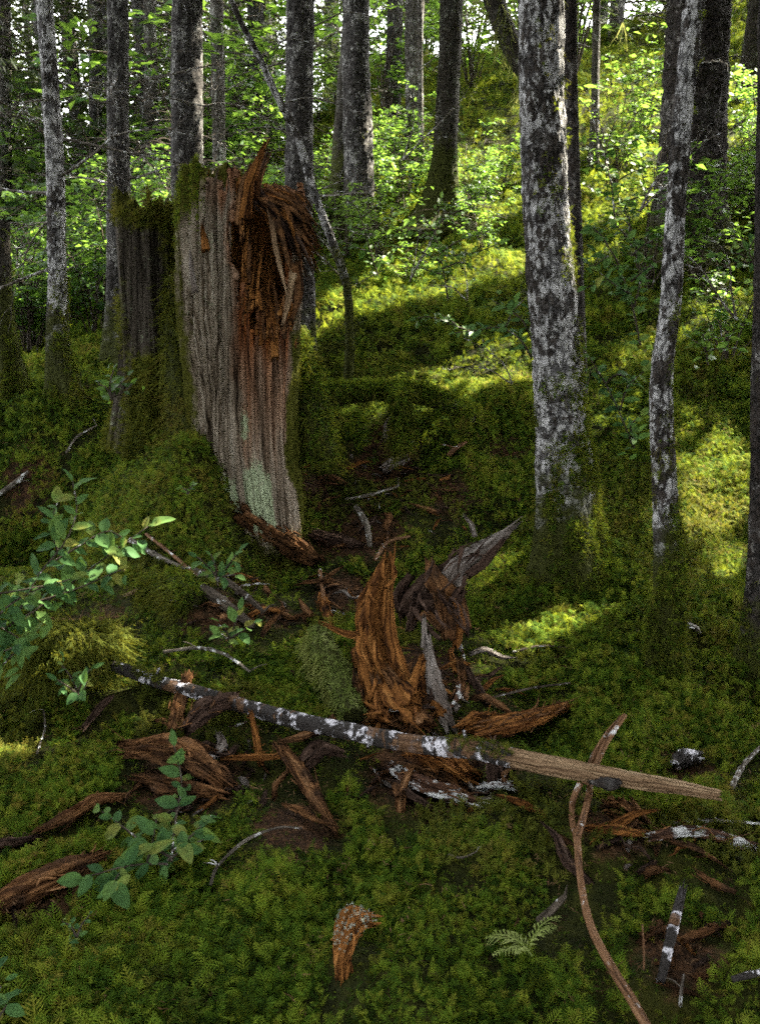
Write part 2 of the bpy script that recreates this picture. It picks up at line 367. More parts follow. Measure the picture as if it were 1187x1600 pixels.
def spline(P, n):
    P = np.asarray(P, float)
    if len(P) == 2: return P[0] + (P[1] - P[0]) * np.linspace(0, 1, n)[:, None]
    d = np.linalg.norm(np.diff(P, axis=0), axis=1); t = np.concatenate([[0], np.cumsum(d)]); t /= t[-1]
    Q = np.vstack([2 * P[0] - P[1], P, 2 * P[-1] - P[-2]])
    u = np.linspace(0, 1, n); i = np.clip(np.searchsorted(t, u, side='right') - 1, 0, len(P) - 2)
    s = ((u - t[i]) / (t[i + 1] - t[i]))[:, None]
    p0, p1, p2, p3 = Q[i], Q[i + 1], Q[i + 2], Q[i + 3]
    return .5 * (2 * p1 + (p2 - p0) * s + (2 * p0 - 5 * p1 + 4 * p2 - p3) * s ** 2 + (3 * p1 - p0 - 3 * p2 + p3) * s ** 3)

def frames(C, up=(0, 0, 1)):
    T = np.gradient(C, axis=0); T /= np.linalg.norm(T, axis=1)[:, None] + 1e-12
    B = np.zeros_like(T); Nn = np.zeros_like(T)
    n = np.asarray(up, float) - T[0] * np.dot(up, T[0])
    if np.linalg.norm(n) < .05: n = np.array([0, -1.0, 0]) - T[0] * np.dot((0, -1, 0), T[0])
    n /= np.linalg.norm(n)
    for i in range(len(C)):
        n = n - T[i] * np.dot(n, T[i]); n /= np.linalg.norm(n) + 1e-12
        Nn[i] = n; B[i] = np.cross(T[i], n)
    return T, Nn, B

def grid_faces(rows, cols, wrap=True, off=0):
    r, c = np.meshgrid(np.arange(rows - 1), np.arange(cols if wrap else cols - 1), indexing='ij')
    c2 = (c + 1) % cols
    return np.stack([r * cols + c, r * cols + c2, (r + 1) * cols + c2, (r + 1) * cols + c], -1).reshape(-1, 4) + off

def tube(path, rad, seg=8, rows=None, up=(0, 0, 1), cap=True, disp=None):
    rows = rows or max(len(path), 2)
    C = spline(path, rows); r = np.interp(np.linspace(0, 1, rows), np.linspace(0, 1, len(np.atleast_1d(rad))), np.atleast_1d(rad)) if np.ndim(rad) else np.full(rows, rad)
    T, Nn, B = frames(C, up); th = np.linspace(0, 2 * np.pi, seg, endpoint=False)
    ln = np.concatenate([[0], np.cumsum(np.linalg.norm(np.diff(C, axis=0), axis=1))])
    R = np.repeat(r[:, None], seg, 1)
    if disp is not None: R = R * (1 + disp(th[None, :], ln[:, None], r[:, None]))
    V = C[:, None, :] + R[:, :, None] * (np.cos(th)[None, :, None] * Nn[:, None, :] + np.sin(th)[None, :, None] * B[:, None, :])
    wr = (th + np.pi) % (2 * np.pi)           # seam opposite the frame's first axis
    U = np.stack([np.repeat((wr * r.mean())[None, :], rows, 0), np.repeat(ln[:, None], seg, 1)], -1)
    V = V.reshape(-1, 3); U = U.reshape(-1, 2)
    F = [grid_faces(rows, seg)]
    if cap:
        n = len(V); V = np.vstack([V, C[0], C[-1]]); U = np.vstack([U, [0, 0], [0, ln[-1]]])
        a = np.arange(seg); b = (a + 1) % seg
        F.append(np.stack([b, a, np.full(seg, n)], -1)); o = (rows - 1) * seg
        F.append(np.stack([a + o, b + o, np.full(seg, n + 1)], -1))
    return V, F, U

def chunk(path, wd, tk, seed=0, seg=28, rows=40, jag=(.3, .3), fib=.22, up=(0, 0, 1), freq=9, pw=.75):
    """A piece of splintered wood: a swept section ridged along the grain, with torn ends."""
    C = spline(path, rows); s = np.linspace(0, 1, rows)
    ln = np.concatenate([[0], np.cumsum(np.linalg.norm(np.diff(C, axis=0), axis=1))]); Ltot = ln[-1]
    W = np.interp(s, np.linspace(0, 1, len(wd)), wd); K = np.interp(s, np.linspace(0, 1, len(tk)), tk)
    T, Nn, B = frames(C, up); th = np.linspace(0, 2 * np.pi, seg, endpoint=False)
    cu, cv = np.cos(th), np.sin(th)
    ex = np.sign(cu) * np.abs(cu) ** pw; ey = np.sign(cv) * np.abs(cv) ** pw
    nz = vn(cu[None, :] * freq * .5 + 5, cv[None, :] * freq * .5, ln[:, None] / max(Ltot, .05) * 2.2, seed)
    nz2 = vn(cu[None, :] * freq * 1.5, cv[None, :] * freq * 1.5 + 3, ln[:, None] / max(Ltot, .05) * 4, seed + 3)
    big = vn(cu[None, :] * 1.3, cv[None, :] * 1.3 + 3, ln[:, None] / max(Ltot, .05) * 2.5, seed + 9)
    v1 = np.abs(vn(cu[None, :] * freq * .33 + 9, cv[None, :] * freq * .33, ln[:, None] / max(Ltot, .05) * 1.4, seed + 21)); v2 = np.abs(vn(cu[None, :] * freq * .9 + 9, cv[None, :] * freq * .9, ln[:, None] / max(Ltot, .05) * 2.6, seed + 22))
    v3 = np.abs(vn(cu[None, :] * 2, cv[None, :] * 2, ln[:, None] / .035, seed + 23))
    m = 1 - fib * (1.3 * np.exp(-(v1 / .08) ** 2) + .7 * np.exp(-(v2 / .12) ** 2) + .5 * min(1.0, W.mean() / .08) * np.exp(-(v3 / .10) ** 2)) + fib * (-np.abs(nz) * 1.2 + .5) + fib * .45 * nz2 + .25 * big * fib / .22
    V = C[:, None, :] + (W[:, None] * .5 * m * ex)[..., None] * B[:, None, :] + (K[:, None] * .5 * m * ey)[..., None] * Nn[:, None, :]
    jn = vn(cu * freq * .45, cv * freq * .45, 7.7, seed + 5) * .6 + vn(cu * freq * 1.1, cv * freq * 1.1, 2.7, seed + 6) * .5
    jn2 = vn(cu * freq * .45, cv * freq * .45, 17.7, seed + 15) * .6 + vn(cu * freq * 1.1, cv * freq * 1.1, 12.7, seed + 16) * .5
    e0 = np.clip(1 - s / .3, 0, 1) ** 1.5; e1 = np.clip(1 - (1 - s) / .3, 0, 1) ** 1.5
    sh = (-e0[:, None] * jn[None, :] * jag[0] + e1[:, None] * jn2[None, :] * jag[1]) * Ltot * .5
    V = V + sh[..., None] * T[:, None, :]
    circ = (W.mean() + K.mean()) * 1.2
    U = np.stack([np.repeat(((th + np.pi / 2) % (2 * np.pi) / (2 * np.pi) * circ)[None, :], rows, 0), np.repeat(ln[:, None], seg, 1)], -1) + seed * .37
    V = V.reshape(-1, 3); U = U.reshape(-1, 2); F = [grid_faces(rows, seg)]
    n = len(V)
    V = np.vstack([V, C[0] + T[0] * Ltot * .06, C[-1] - T[-1] * Ltot * .06]); U = np.vstack([U, U[0], U[-1]])
    a = np.arange(seg); b = (a + 1) % seg; o = (rows - 1) * seg
    F.append(np.stack([b, a, np.full(seg, n)], -1)); F.append(np.stack([a + o, b + o, np.full(seg, n + 1)], -1))
    return V, F, U

def mesh_normals(V, F4):
    n = np.zeros_like(V); q = F4
    fn = np.cross(V[q[:, 2]] - V[q[:, 0]], V[q[:, 3]] - V[q[:, 1]])
    for k in range(4): np.add.at(n, q[:, k], fn)
    return n / (np.linalg.norm(n, axis=1)[:, None] + 1e-12)

# ------------------------------------------------------------------ moss fronds: sources and scatter
def frond(L=1.0, bend=1.0, n=9, wid=.36, seed=0, az=0.0, lift=.55, leafw=.021):
    """One feathery moss frond: curved stem with paired leaflets."""
    r = np.random.default_rng(seed)
    mb = MB()
    t = np.linspace(0, 1, 5)
    ang = lift * math.pi / 2 * 1.4 - bend * t
    d = np.stack([np.cos(ang), np.zeros(5), np.sin(ang)], -1)
    C = np.vstack([[0, 0, 0], np.cumsum(d[:-1] * L / 4, axis=0)])
    st = .018 * L
    V = np.concatenate([C + [0, st, 0], C - [0, st, 0]]); mb.add(V, np.array([[i, i + 1, i + 6, i + 5] for i in range(4)]))
    for k in range(n):
        s = .16 + .84 * (k + .5) / n
        c = np.array([np.interp(s, t, C[:, j]) for j in range(3)]); a = np.interp(s, t, ang); T = np.array([math.cos(a), 0, math.sin(a)]); Up = np.array([-math.sin(a), 0, math.cos(a)])
        ll = wid * L * (math.sin(math.pi * min(1, .22 + .78 * s)) ** .7) * r.uniform(.8, 1.15)
        for sg in (-1, 1):
            dr = T * .75 + np.array([0, sg, 0]) * .85 + Up * r.uniform(-.25, .2); dr /= np.linalg.norm(dr)
            w_ = np.cross(dr, Up); w_ /= np.linalg.norm(w_); w_ = w_ * leafw * L
            tip = c + dr * ll - Up * ll * .18
            mid = c + dr * ll * .5 + Up * .03 * L
            mb.add(np.array([c, mid + w_, tip, mid - w_]), np.array([[0, 1, 2, 3]]))
    V, F, U = mb.arrays()
    ca, sa = math.cos(az), math.sin(az)
    return V @ np.array([[ca, sa, 0], [-sa, ca, 0], [0, 0, 1]]), F, U

SRC = {}
def source(key, mat, arrs):
    lst = []
    for k, mb in enumerate(arrs):
        V, F, U = mb.arrays()
        lst.append(bpy.data.objects.new(key, mesh(key, V, F, mat, U, smooth=False)))
    SRC[key] = lst

def tuft(seed, nf=4, n=9, wid=.36, lift=.6, spread=1.0):
    r = np.random.default_rng(seed); mb = MB()
    for k in range(nf):
        V, F, U = frond(r.uniform(.65, 1.1), r.uniform(.9, 1.9), n, wid * r.uniform(.8, 1.2), seed * 31 + k, k / nf * 6.28 * spread + r.uniform(-.5, .5), lift * r.uniform(.6, 1.3))
        mb.add(V + [r.uniform(-.15, .15), r.uniform(-.15, .15), 0], F, U)
    return mb

def strand(seed, nl=12):
    """A hanging moss strand (grows along +z of the instance, which is turned downwards)."""
    r = np.random.default_rng(seed); mb = MB()
    for q in range(3):
        P = [np.array([r.uniform(-.06, .06), r.uniform(-.06, .06), 0])]
        d = np.array([r.uniform(-.35, .35), r.uniform(-.35, .35), 1.0])
        for k in range(5):
            d = d + r.normal(0, .16, 3); P.append(P[-1] + d / np.linalg.norm(d) * r.uniform(.14, .24))
        P = np.array(P); w_ = np.array([.02, .0, 0]); w2 = np.array([0, .02, 0])
        tp = np.linspace(1, .3, 6)[:, None]
        V = np.concatenate([P + w_ * tp, P - w_ * tp]); mb.add(V, np.array([[i, i + 1, i + 7, i + 6] for i in range(5)]))
        for k in range(nl):
            s = r.uniform(.1, 1); c = np.array([np.interp(s, np.linspace(0, 1, 6), P[:, j]) for j in range(3)])
            a = r.uniform(0, 6.28); dr = np.array([math.cos(a), math.sin(a), r.uniform(.3, 1.1)]); dr = dr / np.linalg.norm(dr) * r.uniform(.07, .16)
            sd = np.cross(dr, [0, 0, 1]); sd = sd / (np.linalg.norm(sd) + 1e-9) * .014
            mb.add(np.array([c - sd * .5, c + dr * .5 + sd, c + dr, c + dr * .5 - sd]), np.array([[0, 1, 2, 3]]))
    return mb

source('moss_tuft', 'moss', [tuft(s, 3, 8, (.36, .28, .42, .24)[s % 4], .5 + .12 * (s % 3)) for s in range(1, 9)])
source('moss_small', 'moss_olive', [tuft(s + 40, 5, 6, .3, .7) for s in range(4)])
source('moss_pale', 'moss_pale', [tuft(s + 60, 4, 7, .3, .6) for s in range(4)])
source('moss_strand', 'moss_olive', [strand(s) for s in range(4)])
source('beard_strand', 'beard', [strand(s + 20, 5) for s in range(4)])

GROUPS = {}
def scatter_group(key):
    if key in GROUPS: return GROUPS[key]
    g = bpy.data.node_groups.new('scatter_' + key, 'GeometryNodeTree')
    g.interface.new_socket(name='Geometry', in_out='INPUT', socket_type='NodeSocketGeometry')
    g.interface.new_socket(name='Geometry', in_out='OUTPUT', socket_type='NodeSocketGeometry')
    gi = g.nodes.new('NodeGroupInput'); go = g.nodes.new('NodeGroupOutput')
    iop = g.nodes.new('GeometryNodeInstanceOnPoints'); jn = g.nodes.new('GeometryNodeJoinGeometry')
    for s in SRC[key]:
        oi = g.nodes.new('GeometryNodeObjectInfo'); oi.inputs['Object'].default_value = s; oi.inputs['As Instance'].default_value = False
        ti = g.nodes.new('GeometryNodeGeometryToInstance'); g.links.new(oi.outputs['Geometry'], ti.inputs[0]); g.links.new(ti.outputs[0], jn.inputs[0])
    def na(name, t):
        n = g.nodes.new('GeometryNodeInputNamedAttribute'); n.data_type = t; n.inputs['Name'].default_value = name; return n.outputs[0]
    g.links.new(gi.outputs[0], iop.inputs['Points']); g.links.new(jn.outputs[0], iop.inputs['Instance'])
    iop.inputs['Pick Instance'].default_value = True
    g.links.new(na('idx', 'INT'), iop.inputs['Instance Index']); g.links.new(na('rot', 'FLOAT_VECTOR'), iop.inputs['Rotation']); g.links.new(na('scl', 'FLOAT'), iop.inputs['Scale'])
    g.links.new(iop.outputs[0], go.inputs[0])
    GROUPS[key] = g
    return g

def scatter(name, key, P, D, S, parent=None, seed=0):
    """Instances source KEY at points P, its +z turned to D, sizes S."""
    r = np.random.default_rng(seed + 99); P = np.asarray(P, float); n = len(P)
    D = np.broadcast_to(np.asarray(D, float), P.shape); Z = D / np.linalg.norm(D, axis=1)[:, None]
    a = r.uniform(0, 6.283, n); ref = np.stack([np.cos(a), np.sin(a), r.uniform(-.3, .3, n)], -1)
    X = ref - Z * (ref * Z).sum(1)[:, None]; X /= np.linalg.norm(X, axis=1)[:, None] + 1e-9; Y = np.cross(Z, X)
    ey = -np.arcsin(np.clip(X[:, 2], -1, 1)); ex = np.arctan2(Y[:, 2], Z[:, 2]); ez = np.arctan2(X[:, 1], X[:, 0])
    me = bpy.data.meshes.new(name); me.vertices.add(n); me.vertices.foreach_set('co', P.astype(np.float32).ravel())
    at_ = me.attributes.new('rot', 'FLOAT_VECTOR', 'POINT'); at_.data.foreach_set('vector', np.stack([ex, ey, ez], -1).astype(np.float32).ravel())
    at_ = me.attributes.new('scl', 'FLOAT', 'POINT'); at_.data.foreach_set('value', np.broadcast_to(np.asarray(S, np.float32), (n,)).copy())
    at_ = me.attributes.new('idx', 'INT', 'POINT'); at_.data.foreach_set('value', r.integers(0, len(SRC[key]), n).astype(np.int32))
    me.update()
    o = obj(name, me, parent); md = o.modifiers.new('scatter', 'NODES'); md.node_group = scatter_group(key)
    o['kind'] = 'stuff'
    return o

# ------------------------------------------------------------------ ground
DUFF = [(600, 730, .26, .8), (690, 770, .28, .7), (560, 830, .30, .9), (480, 760, .22, .8), (430, 960, .16, .7), (640, 1060, .28, 1), (560, 930, .25, .9), (690, 920, .2, .7),
        (680, 1210, .24, 1), (300, 1220, .20, .8), (960, 1300, .12, .7), (1060, 1500, .12, .7), (90, 1400, .10, .7), (330, 950, .2, .6), (140, 980, .25, .6), (800, 700, .2, .7),
        (460, 1290, .15, .8), (50, 740, .2, .7), (600, 670, .12, .6), (1080, 1210, .16, .6)]
_dz = [(gpt(px, py), r, a) for px, py, r, a in DUFF]
def duff_at(x, y):
    d = np.zeros(np.shape(x))
    for p, r, a in _dz: d = np.maximum(d, a * np.exp(-(((x - p[0]) ** 2 + (y - p[1]) ** 2) / r ** 2) ** 1.3))
    return np.clip(d + .10 * fbm(x * 2.2, y * 2.2, 4.4, 3, 77), 0, 1)

ux = np.linspace(-1, 1, 460); gx = 5.0 * ux + 75 * np.sign(ux) * np.abs(ux) ** 5
uy = np.linspace(0, 1, 520); gy = -12 + 13.0 * np.minimum(uy / .12, 1) + np.where(uy > .12, 9.0 * (uy - .12) / .88 + 110 * np.maximum((uy - .12) / .88, 0) ** 4.5, 0)
GX, GY = np.meshgrid(gx, gy)
GZ = ground_height(GX, GY)
gme = mesh('ground', np.stack([GX, GY, GZ], -1).reshape(-1, 3), [grid_faces(len(gy), len(gx), False)], 'ground', attrs={'duff': duff_at(GX, GY).ravel()})
tag(obj('ground', gme), 'mossy forest floor rising to a hillside on the right', kind='structure')

def ground_normal(x, y, e=.03):
    dx = (ground_height(x + e, y) - ground_height(x - e, y)) / (2 * e); dy = (ground_height(x, y + e) - ground_height(x, y - e)) / (2 * e)
    n = np.stack([-dx, -dy, np.ones_like(dx)], -1); return n / np.linalg.norm(n, axis=1)[:, None]

def moss_points(n, r0, r1, half, seed, thin=1.0):
    r = np.random.default_rng(seed)
    rr = np.sqrt(r.uniform(r0 ** 2, r1 ** 2, n)); a = r.uniform(-half, half, n)
    x, y = rr * np.sin(a), rr * np.cos(a)
    keep = r.uniform(0, 1, n) > duff_at(x, y) * thin + .25 * (fbm(x * 3, y * 3, 9, 2, 55) > .22)
    x, y = x[keep], y[keep]; nr = ground_normal(x, y)
    return np.stack([x, y, ground_height(x, y) - .006], -1), nr, rr[keep]

KX, KY, KS = -3.5, .8, .01
KO = np.zeros((700, 720), np.uint8)     # where wood lies the moss stays low: x, y cells of 1 cm
def keep_low(P, rad):
    C = spline(P, 60) if len(P) > 2 else P; rad = np.broadcast_to(np.interp(np.linspace(0, 1, len(C)), np.linspace(0, 1, len(np.atleast_1d(rad))), np.atleast_1d(rad)), (len(C),))
    for c, r_ in zip(C, rad):
        if c[2] - float(ground_height(c[0], c[1])) > .35: continue
        for dy in (0, -.03, -.06):
            i, j = int((c[0] - KX) / KS), int((c[1] + dy - KY) / KS); q = max(2, int((r_ + .012) / KS))
            KO[max(0, i - q):i + q + 1, max(0, j - q):j + q + 1] = 1

# ------------------------------------------------------------------ trees
GAPS = []        # (world point, radius): spots where crown sprays are left out to let sun through
def gap(px, py, r, Y=None): GAPS.append((gpt(px, py) if Y is None else at(px, py, Y), r))
for g_ in ((1105, 745, .19), (1090, 805, .15), (800, 1005, .16), (850, 1000, .12), (620, 470, .35), (700, 440, .3), (560, 500, .2), (690, 330, .5), (740, 260, .6), (750, 200, .8), (620, 330, .5),
           (720, 150, 1.0), (820, 560, .15), (500, 1585, .07), (1130, 280, .5), (640, 230, .7), (590, 270, .5), (980, 240, .9), (950, 330, .5), (950, 150, 1.0),
           (120, 480, .6), (60, 430, .7), (230, 420, .8), (150, 390, .9), (30, 520, .4), (700, 590, .12), (760, 640, .1), (600, 598, .05), (700, 610, .07), (660, 480, .25), (580, 440, .25),  (450, 1010, .05), (320, 720, .08), (250, 680, .08), (420, 890, .06)):
    gap(*g_)
for g_ in ((600, 560, .16), (680, 545, .2), (760, 520, .2), (640, 520, .22), (560, 540, .14), (720, 600, .14), (800, 480, .2), (540, 470, .25), (540, 606, .20), (640, 612, .16), (590, 640, .08), (700, 660, .12), (1000, 560, .12), (960, 690, .06), (1120, 900, .07), (1010, 800, .06), (760, 900, .06)): gap(*g_)
for g_ in ((648, 80, .5, 12.5), (850, 40, .16, 3.75), (850, 130, .18, 3.75), (850, 240, .16, 3.75), (855, 340, .18, 3.75), (860, 440, .12, 3.75), (300, 120, .25, 7.0), (1115, 80, .3, 8.3), (80, 330, .12, 5.6), (225, 300, .25, 7.5), (400, 300, .12, 4.5), (1060, 300, .06, 3.0)):
    gap(*g_)
GP = np.array([g[0] for g in GAPS]); GR = np.array([g[1] for g in GAPS])

def sun_open(Cn, extra=.05):
    """True for crown sprays that leave every sun fleck open."""
    ok = np.ones(len(Cn), bool)
    for p, r in zip(GP, GR):
        d = Cn - p; t = d @ SUN; q = d - t[:, None] * SUN
        ok &= ~((t > .3) & ((q ** 2).sum(1) < (r + extra) ** 2))
    return ok

def sprays(Cn, Dr, size, seed):
    """Needle sprays: each a drooping pointed bough tip of five narrow blades."""
    r = np.random.default_rng(seed); n = len(Cn); Dr = Dr / np.linalg.norm(Dr, axis=1)[:, None]
    side = np.cross(Dr, [0, 0, 1.0]); side /= np.linalg.norm(side, axis=1)[:, None] + 1e-9
    V, F = [], []; base = 0
    for k, (ax, ln_, off) in enumerate(((0, 1.0, 0), (.6, .62, .25), (-.6, .62, .25), (.75, .5, .55), (-.75, .5, .55))):
        st = Cn + Dr * (off * size)[:, None]
        d = Dr * math.cos(ax) + side * math.sin(ax) + np.array([0, 0, -.18]) + r.normal(0, .12, (n, 3))
        L = (size * ln_ * r.uniform(.7, 1.2, n))[:, None]; wv = np.cross(d, [0, 0, 1.0]); wv /= np.linalg.norm(wv, axis=1)[:, None] + 1e-9
        wv = (wv + np.array([0, 0, 1.0]) * r.uniform(-.6, .6, (n, 1))) * L * .13
        V += [st - wv * .4, st + d * L * .45 + wv, st + d * L, st + d * L * .5 - wv]
        F.append(np.stack([np.arange(n) + base + n * j for j in range(4)], -1)); base += 4 * n
    return np.concatenate(V), [np.concatenate(F)]

def crown_sprays(C, z0, z1, r0, n, size, seed, carve=True):
    r = np.random.default_rng(seed)
    zz = C[:, 2]; h = r.uniform(z0, z1, n) ; f = (h - z0) / (z1 - z0)
    lay = np.round(h / .55) * .55 + r.normal(0, .06, n)
    az = r.uniform(0, 6.283, n); az = np.round(az / .5) * .5 + np.round(lay / .55) * 2.4 + r.normal(0, .12, n)
    rad = r0 * (1 - f ** 1.3 * .85) * np.sqrt(r.uniform(.04, 1, n))
    cx = np.interp(lay, zz, C[:, 0]); cy = np.interp(lay, zz, C[:, 1])
    D = np.stack([np.cos(az), np.sin(az), np.full(n, -.25)], -1)
    P = np.stack([cx + D[:, 0] * rad, cy + D[:, 1] * rad, lay - .22 * rad ** 1.2], -1)
    D = D + r.normal(0, .3, D.shape)
    sz = size * r.uniform(.7, 1.3, n)
    if carve:
        c_ = P + D * sz[:, None] * .5; k = sun_open(c_, .02 + size * .22)
        q = c_.copy(); gz_ = 1.0
        for _ in range(4): q = c_ - SUN * ((c_[:, 2] - gz_) / SUN[2])[:, None]; gz_ = ground_height(q[:, 0], q[:, 1])
        k &= ~((q[:, 1] > 5.2 + .6 * fbm(q[:, 0], q[:, 1], 0, 2, 5)) & (fbm(q[:, 0] * 1.1, q[:, 1] * 1.1, 2, 3, 909) > -.08 + .12 * (q[:, 1] < 8.0)))  # also thins crowns that would shade the slope, so sun reaches it
        P, D, sz = P[k], D[k], sz[k]
    return P, D, sz

TR = {}
def twig_branch(seed, L=1.0, sub=7, droop=.25, r0=.012):
    r = np.random.default_rng(seed); mb = MB()
    P = [np.zeros(3)]; d = np.array([1.0, 0, .15])
    for k in range(6):
        d = d + r.normal(0, .13, 3) + [0, 0, -droop * .22]; d /= np.linalg.norm(d); P.append(P[-1] + d * L / 6)
    P = np.array(P); mb.add(*tube(P, np.linspace(r0, .002, 7), 5, 13))
    for k in range(sub):
        s = r.uniform(.15, .95); c = np.array([np.interp(s, np.linspace(0, 1, 7), P[:, j]) for j in range(3)])
        a = r.choice([-1, 1]) * r.uniform(.5, 1.1); d = np.array([math.cos(a), math.sin(a), r.uniform(-.5, .35)]); l = L * r.uniform(.15, .42) * (1.2 - s)
        Q = [c]
        for j in range(4):
            d = d + r.normal(0, .22, 3); d /= np.linalg.norm(d); Q.append(Q[-1] + d * l / 4)
        mb.add(*tube(Q, np.linspace(r0 * .4, .0012, 5), 4, 6, cap=False))
        for e in range(3):
            i = r.integers(1, 5); d2 = d + r.normal(0, .7, 3); d2 /= np.linalg.norm(d2)
            mb.add(*tube([Q[i], Q[i] + d2 * l * .2 + r.normal(0, .01, 3), Q[i] + d2 * l * .42 + r.normal(0, .03, 3)], [.0022, .0016, .001], 3, 4, cap=False))
    return mb
TWIG = [twig_branch(100 + k, 1.0, 8 + k % 4, .1 + .15 * (k % 3)).mesh('dead_branch', 'twig') for k in range(6)]

def trunk_arrays(pts, rad, seg, rows, amp, flare, seed, roots=4):
    def disp(th, ln, r):
        x, y = np.cos(th) * r, np.sin(th) * r
        n = amp * (fbm(x * 14, y * 14, ln * 5, 3, seed) + .6 * np.abs(vn(x * 45, y * 45, ln * 16, seed + 4)))
        fl = flare * np.exp(-ln / .28) * (1 + .55 * np.cos(th * roots + seed) + .4 * vn(np.cos(th) * 2, np.sin(th) * 2, 0, seed))
        return n + .10 * vn(np.cos(th) * 1.2, np.sin(th) * 1.2, ln * 1.4, seed + 8) + np.maximum(fl, -.2)
    return tube(pts, rad, seg, rows, (0, -1, 0), True, disp)

TREES = []
def tree(name, label, px, Y, wpx, mat, seg=40, rows=160, amp=.10, flare=.5, top=13.0, crown=None, branches=0, seed=0, cat='tree', group=None, zlow=.9, mossn=0, mossh=.8, spray=.34):
    """px: list of photo points from the ground up; Y: distance; wpx: widths in photo pixels at those points."""
    base = at(px[0][0], px[0][1], Y); gz = float(ground_height(base[0], base[1]))
    P = [np.array([base[0], base[1], min(gz, base[2]) - .12])] + ([base] if base[2] > gz + .05 else [])
    P += [at(a, b, Y) for a, b in px[1:]]
    W = [wpx[0]] * (len(P) - len(px) + 1) + list(wpx[1:])
    R = [w_ * .5 * pxm(p) for w_, p in zip(W, P)]
    vis_top = P[-1].copy()
    if top > P[-1][2] + .5:
        d = (P[-1] - P[-2]) / np.linalg.norm(P[-1] - P[-2])
        for k in range(1, 5):
            d = d * .8 + np.array([0, 0, .2]); d /= np.linalg.norm(d); P.append(P[-1] + d * (top - vis_top[2]) / 4); R.append(R[-1] * (.78 if k < 4 else .4))
    P = np.array(P)
    # radii by arc length
    ln = np.concatenate([[0], np.cumsum(np.linalg.norm(np.diff(P, axis=0), axis=1))])
    # denser rows in the visible part
    lv = ln[-1] if top <= vis_top[2] + .5 else ln[-5]
    u = np.concatenate([np.linspace(0, lv, rows), np.linspace(lv, ln[-1], 14)[1:]]) if lv < ln[-1] else np.linspace(0, lv, rows)
    Cd = spline(P, 600); ld = np.concatenate([[0], np.cumsum(np.linalg.norm(np.diff(Cd, axis=0), axis=1))])
    C = np.stack([np.interp(u / ln[-1] * ld[-1], ld, Cd[:, j]) for j in range(3)], -1); rr = np.interp(u, ln, R)
    T, Nn, B = frames(C, (0, -1, 0)); th = np.linspace(0, 2 * np.pi, seg, endpoint=False); L2 = u[:, None]; r2 = rr[:, None]
    x, y = np.cos(th)[None] * r2, np.sin(th)[None] * r2
    n = amp * (fbm(x * 14, y * 14, L2 * 5, 3, seed) + .9 * (np.abs(vn(x * 42, y * 42, L2 * 20, seed + 4)) - .3) + .8 * np.exp(-(vn(x * 30, y * 30, L2 * 11, seed + 6) / .12) ** 2) * -1)
    fl = flare * np.exp(-np.maximum(L2 - max(gz - P[0][2], .1), 0) / .22) * (1 + .6 * np.cos(th * 4 + seed)[None] + .4 * vn(np.cos(th) * 2, np.sin(th) * 2, 0, seed)[None])
    n = n + .09 * vn(np.cos(th)[None] * 1.2, np.sin(th)[None] * 1.2, L2 * 1.6, seed + 8) + np.maximum(fl, -.25)
    V = C[:, None] + (r2 * (1 + n))[..., None] * (np.cos(th)[None, :, None] * Nn[:, None] + np.sin(th)[None, :, None] * B[:, None])
    U = np.stack([np.repeat(((th + np.pi) % (2 * np.pi) * rr.mean() + seed * 1.7)[None], len(u), 0), np.repeat(L2, seg, 1)], -1)
    V = V.reshape(-1, 3); F4 = grid_faces(len(u), seg)
    root = thing(name, label, cat, (base[0], base[1], gz), group)
    obj('trunk', mesh('trunk', V, [F4], mat, U.reshape(-1, 2)), root)
    r = np.random.default_rng(seed + 5)
    if crown:
        z0, r0, nn = crown
        Pc, Dc, sz = crown_sprays(C, z0, top + .4, r0, nn, spray, seed)
        Vc, Fc = sprays(Pc, Dc, sz, seed); obj('crown', mesh('crown', Vc, Fc, 'needle', smooth=False), root)
    for k in range(branches):
        i = int(np.searchsorted(C[:, 2], r.uniform(base[2] + zlow, min(vis_top[2] + .2, top - .2)))); i = min(i, len(C) - 1)
        b = obj('dead_branch', TWIG[r.integers(0, 6)], root); s = r.uniform(.3, 1.05); az = r.uniform(0, 6.283)
        b.location = Vector(C[i]) - Vector(root.location) * 0; b.rotation_euler = (r.uniform(-.3, .3), r.uniform(-.25, .35), az); b.scale = (s, s, s)
    if mossn:
        nr = mesh_normals(V, F4); nr = nr if ((V - C.repeat(seg, 0)) * nr).sum() > 0 else -nr; hh = np.repeat(u, seg)
        wgt = np.exp(-(hh / mossh) ** 1.6) * np.clip(vn(V[:, 0] * 13, V[:, 1] * 13, V[:, 2] * 8, seed + 3) * 1.5 - .25 + 1.3 * np.exp(-(hh / (mossh * .75)) ** 2) + .75 * nr[:, 0], 0, 1) * (nr[:, 1] < .55) * np.repeat(np.gradient(u), seg) * np.repeat(rr, seg)
        wgt = wgt * (V[:, 2] > ground_height(V[:, 0], V[:, 1]) - .02)
        i = r.choice(len(V), mossn, p=wgt / wgt.sum())
        h = hh[i]
        low = r.uniform(0, 1, mossn) < .55
        D = nr[i] * .38 + np.array([0, 0, -1.0]) + r.normal(0, .22, (mossn, 3))
        a = low
        if a.any(): scatter('hanging_moss', 'moss_strand', V[i][a], D[a], r.uniform(.025, .07, a.sum()) * (1.15 - .5 * np.clip(h[a] / 1.2, 0, 1)), root, seed)
        D2 = nr[i] * .8 + np.array([0, 0, -.35]) + r.normal(0, .3, (mossn, 3))
        if (~a).any(): scatter('moss', 'moss_tuft', V[i][~a], D2[~a], r.uniform(.014, .036, (~a).sum()), root, seed + 1)
    TREES.append((root, C, rr))
    return root, C, rr, V, F4

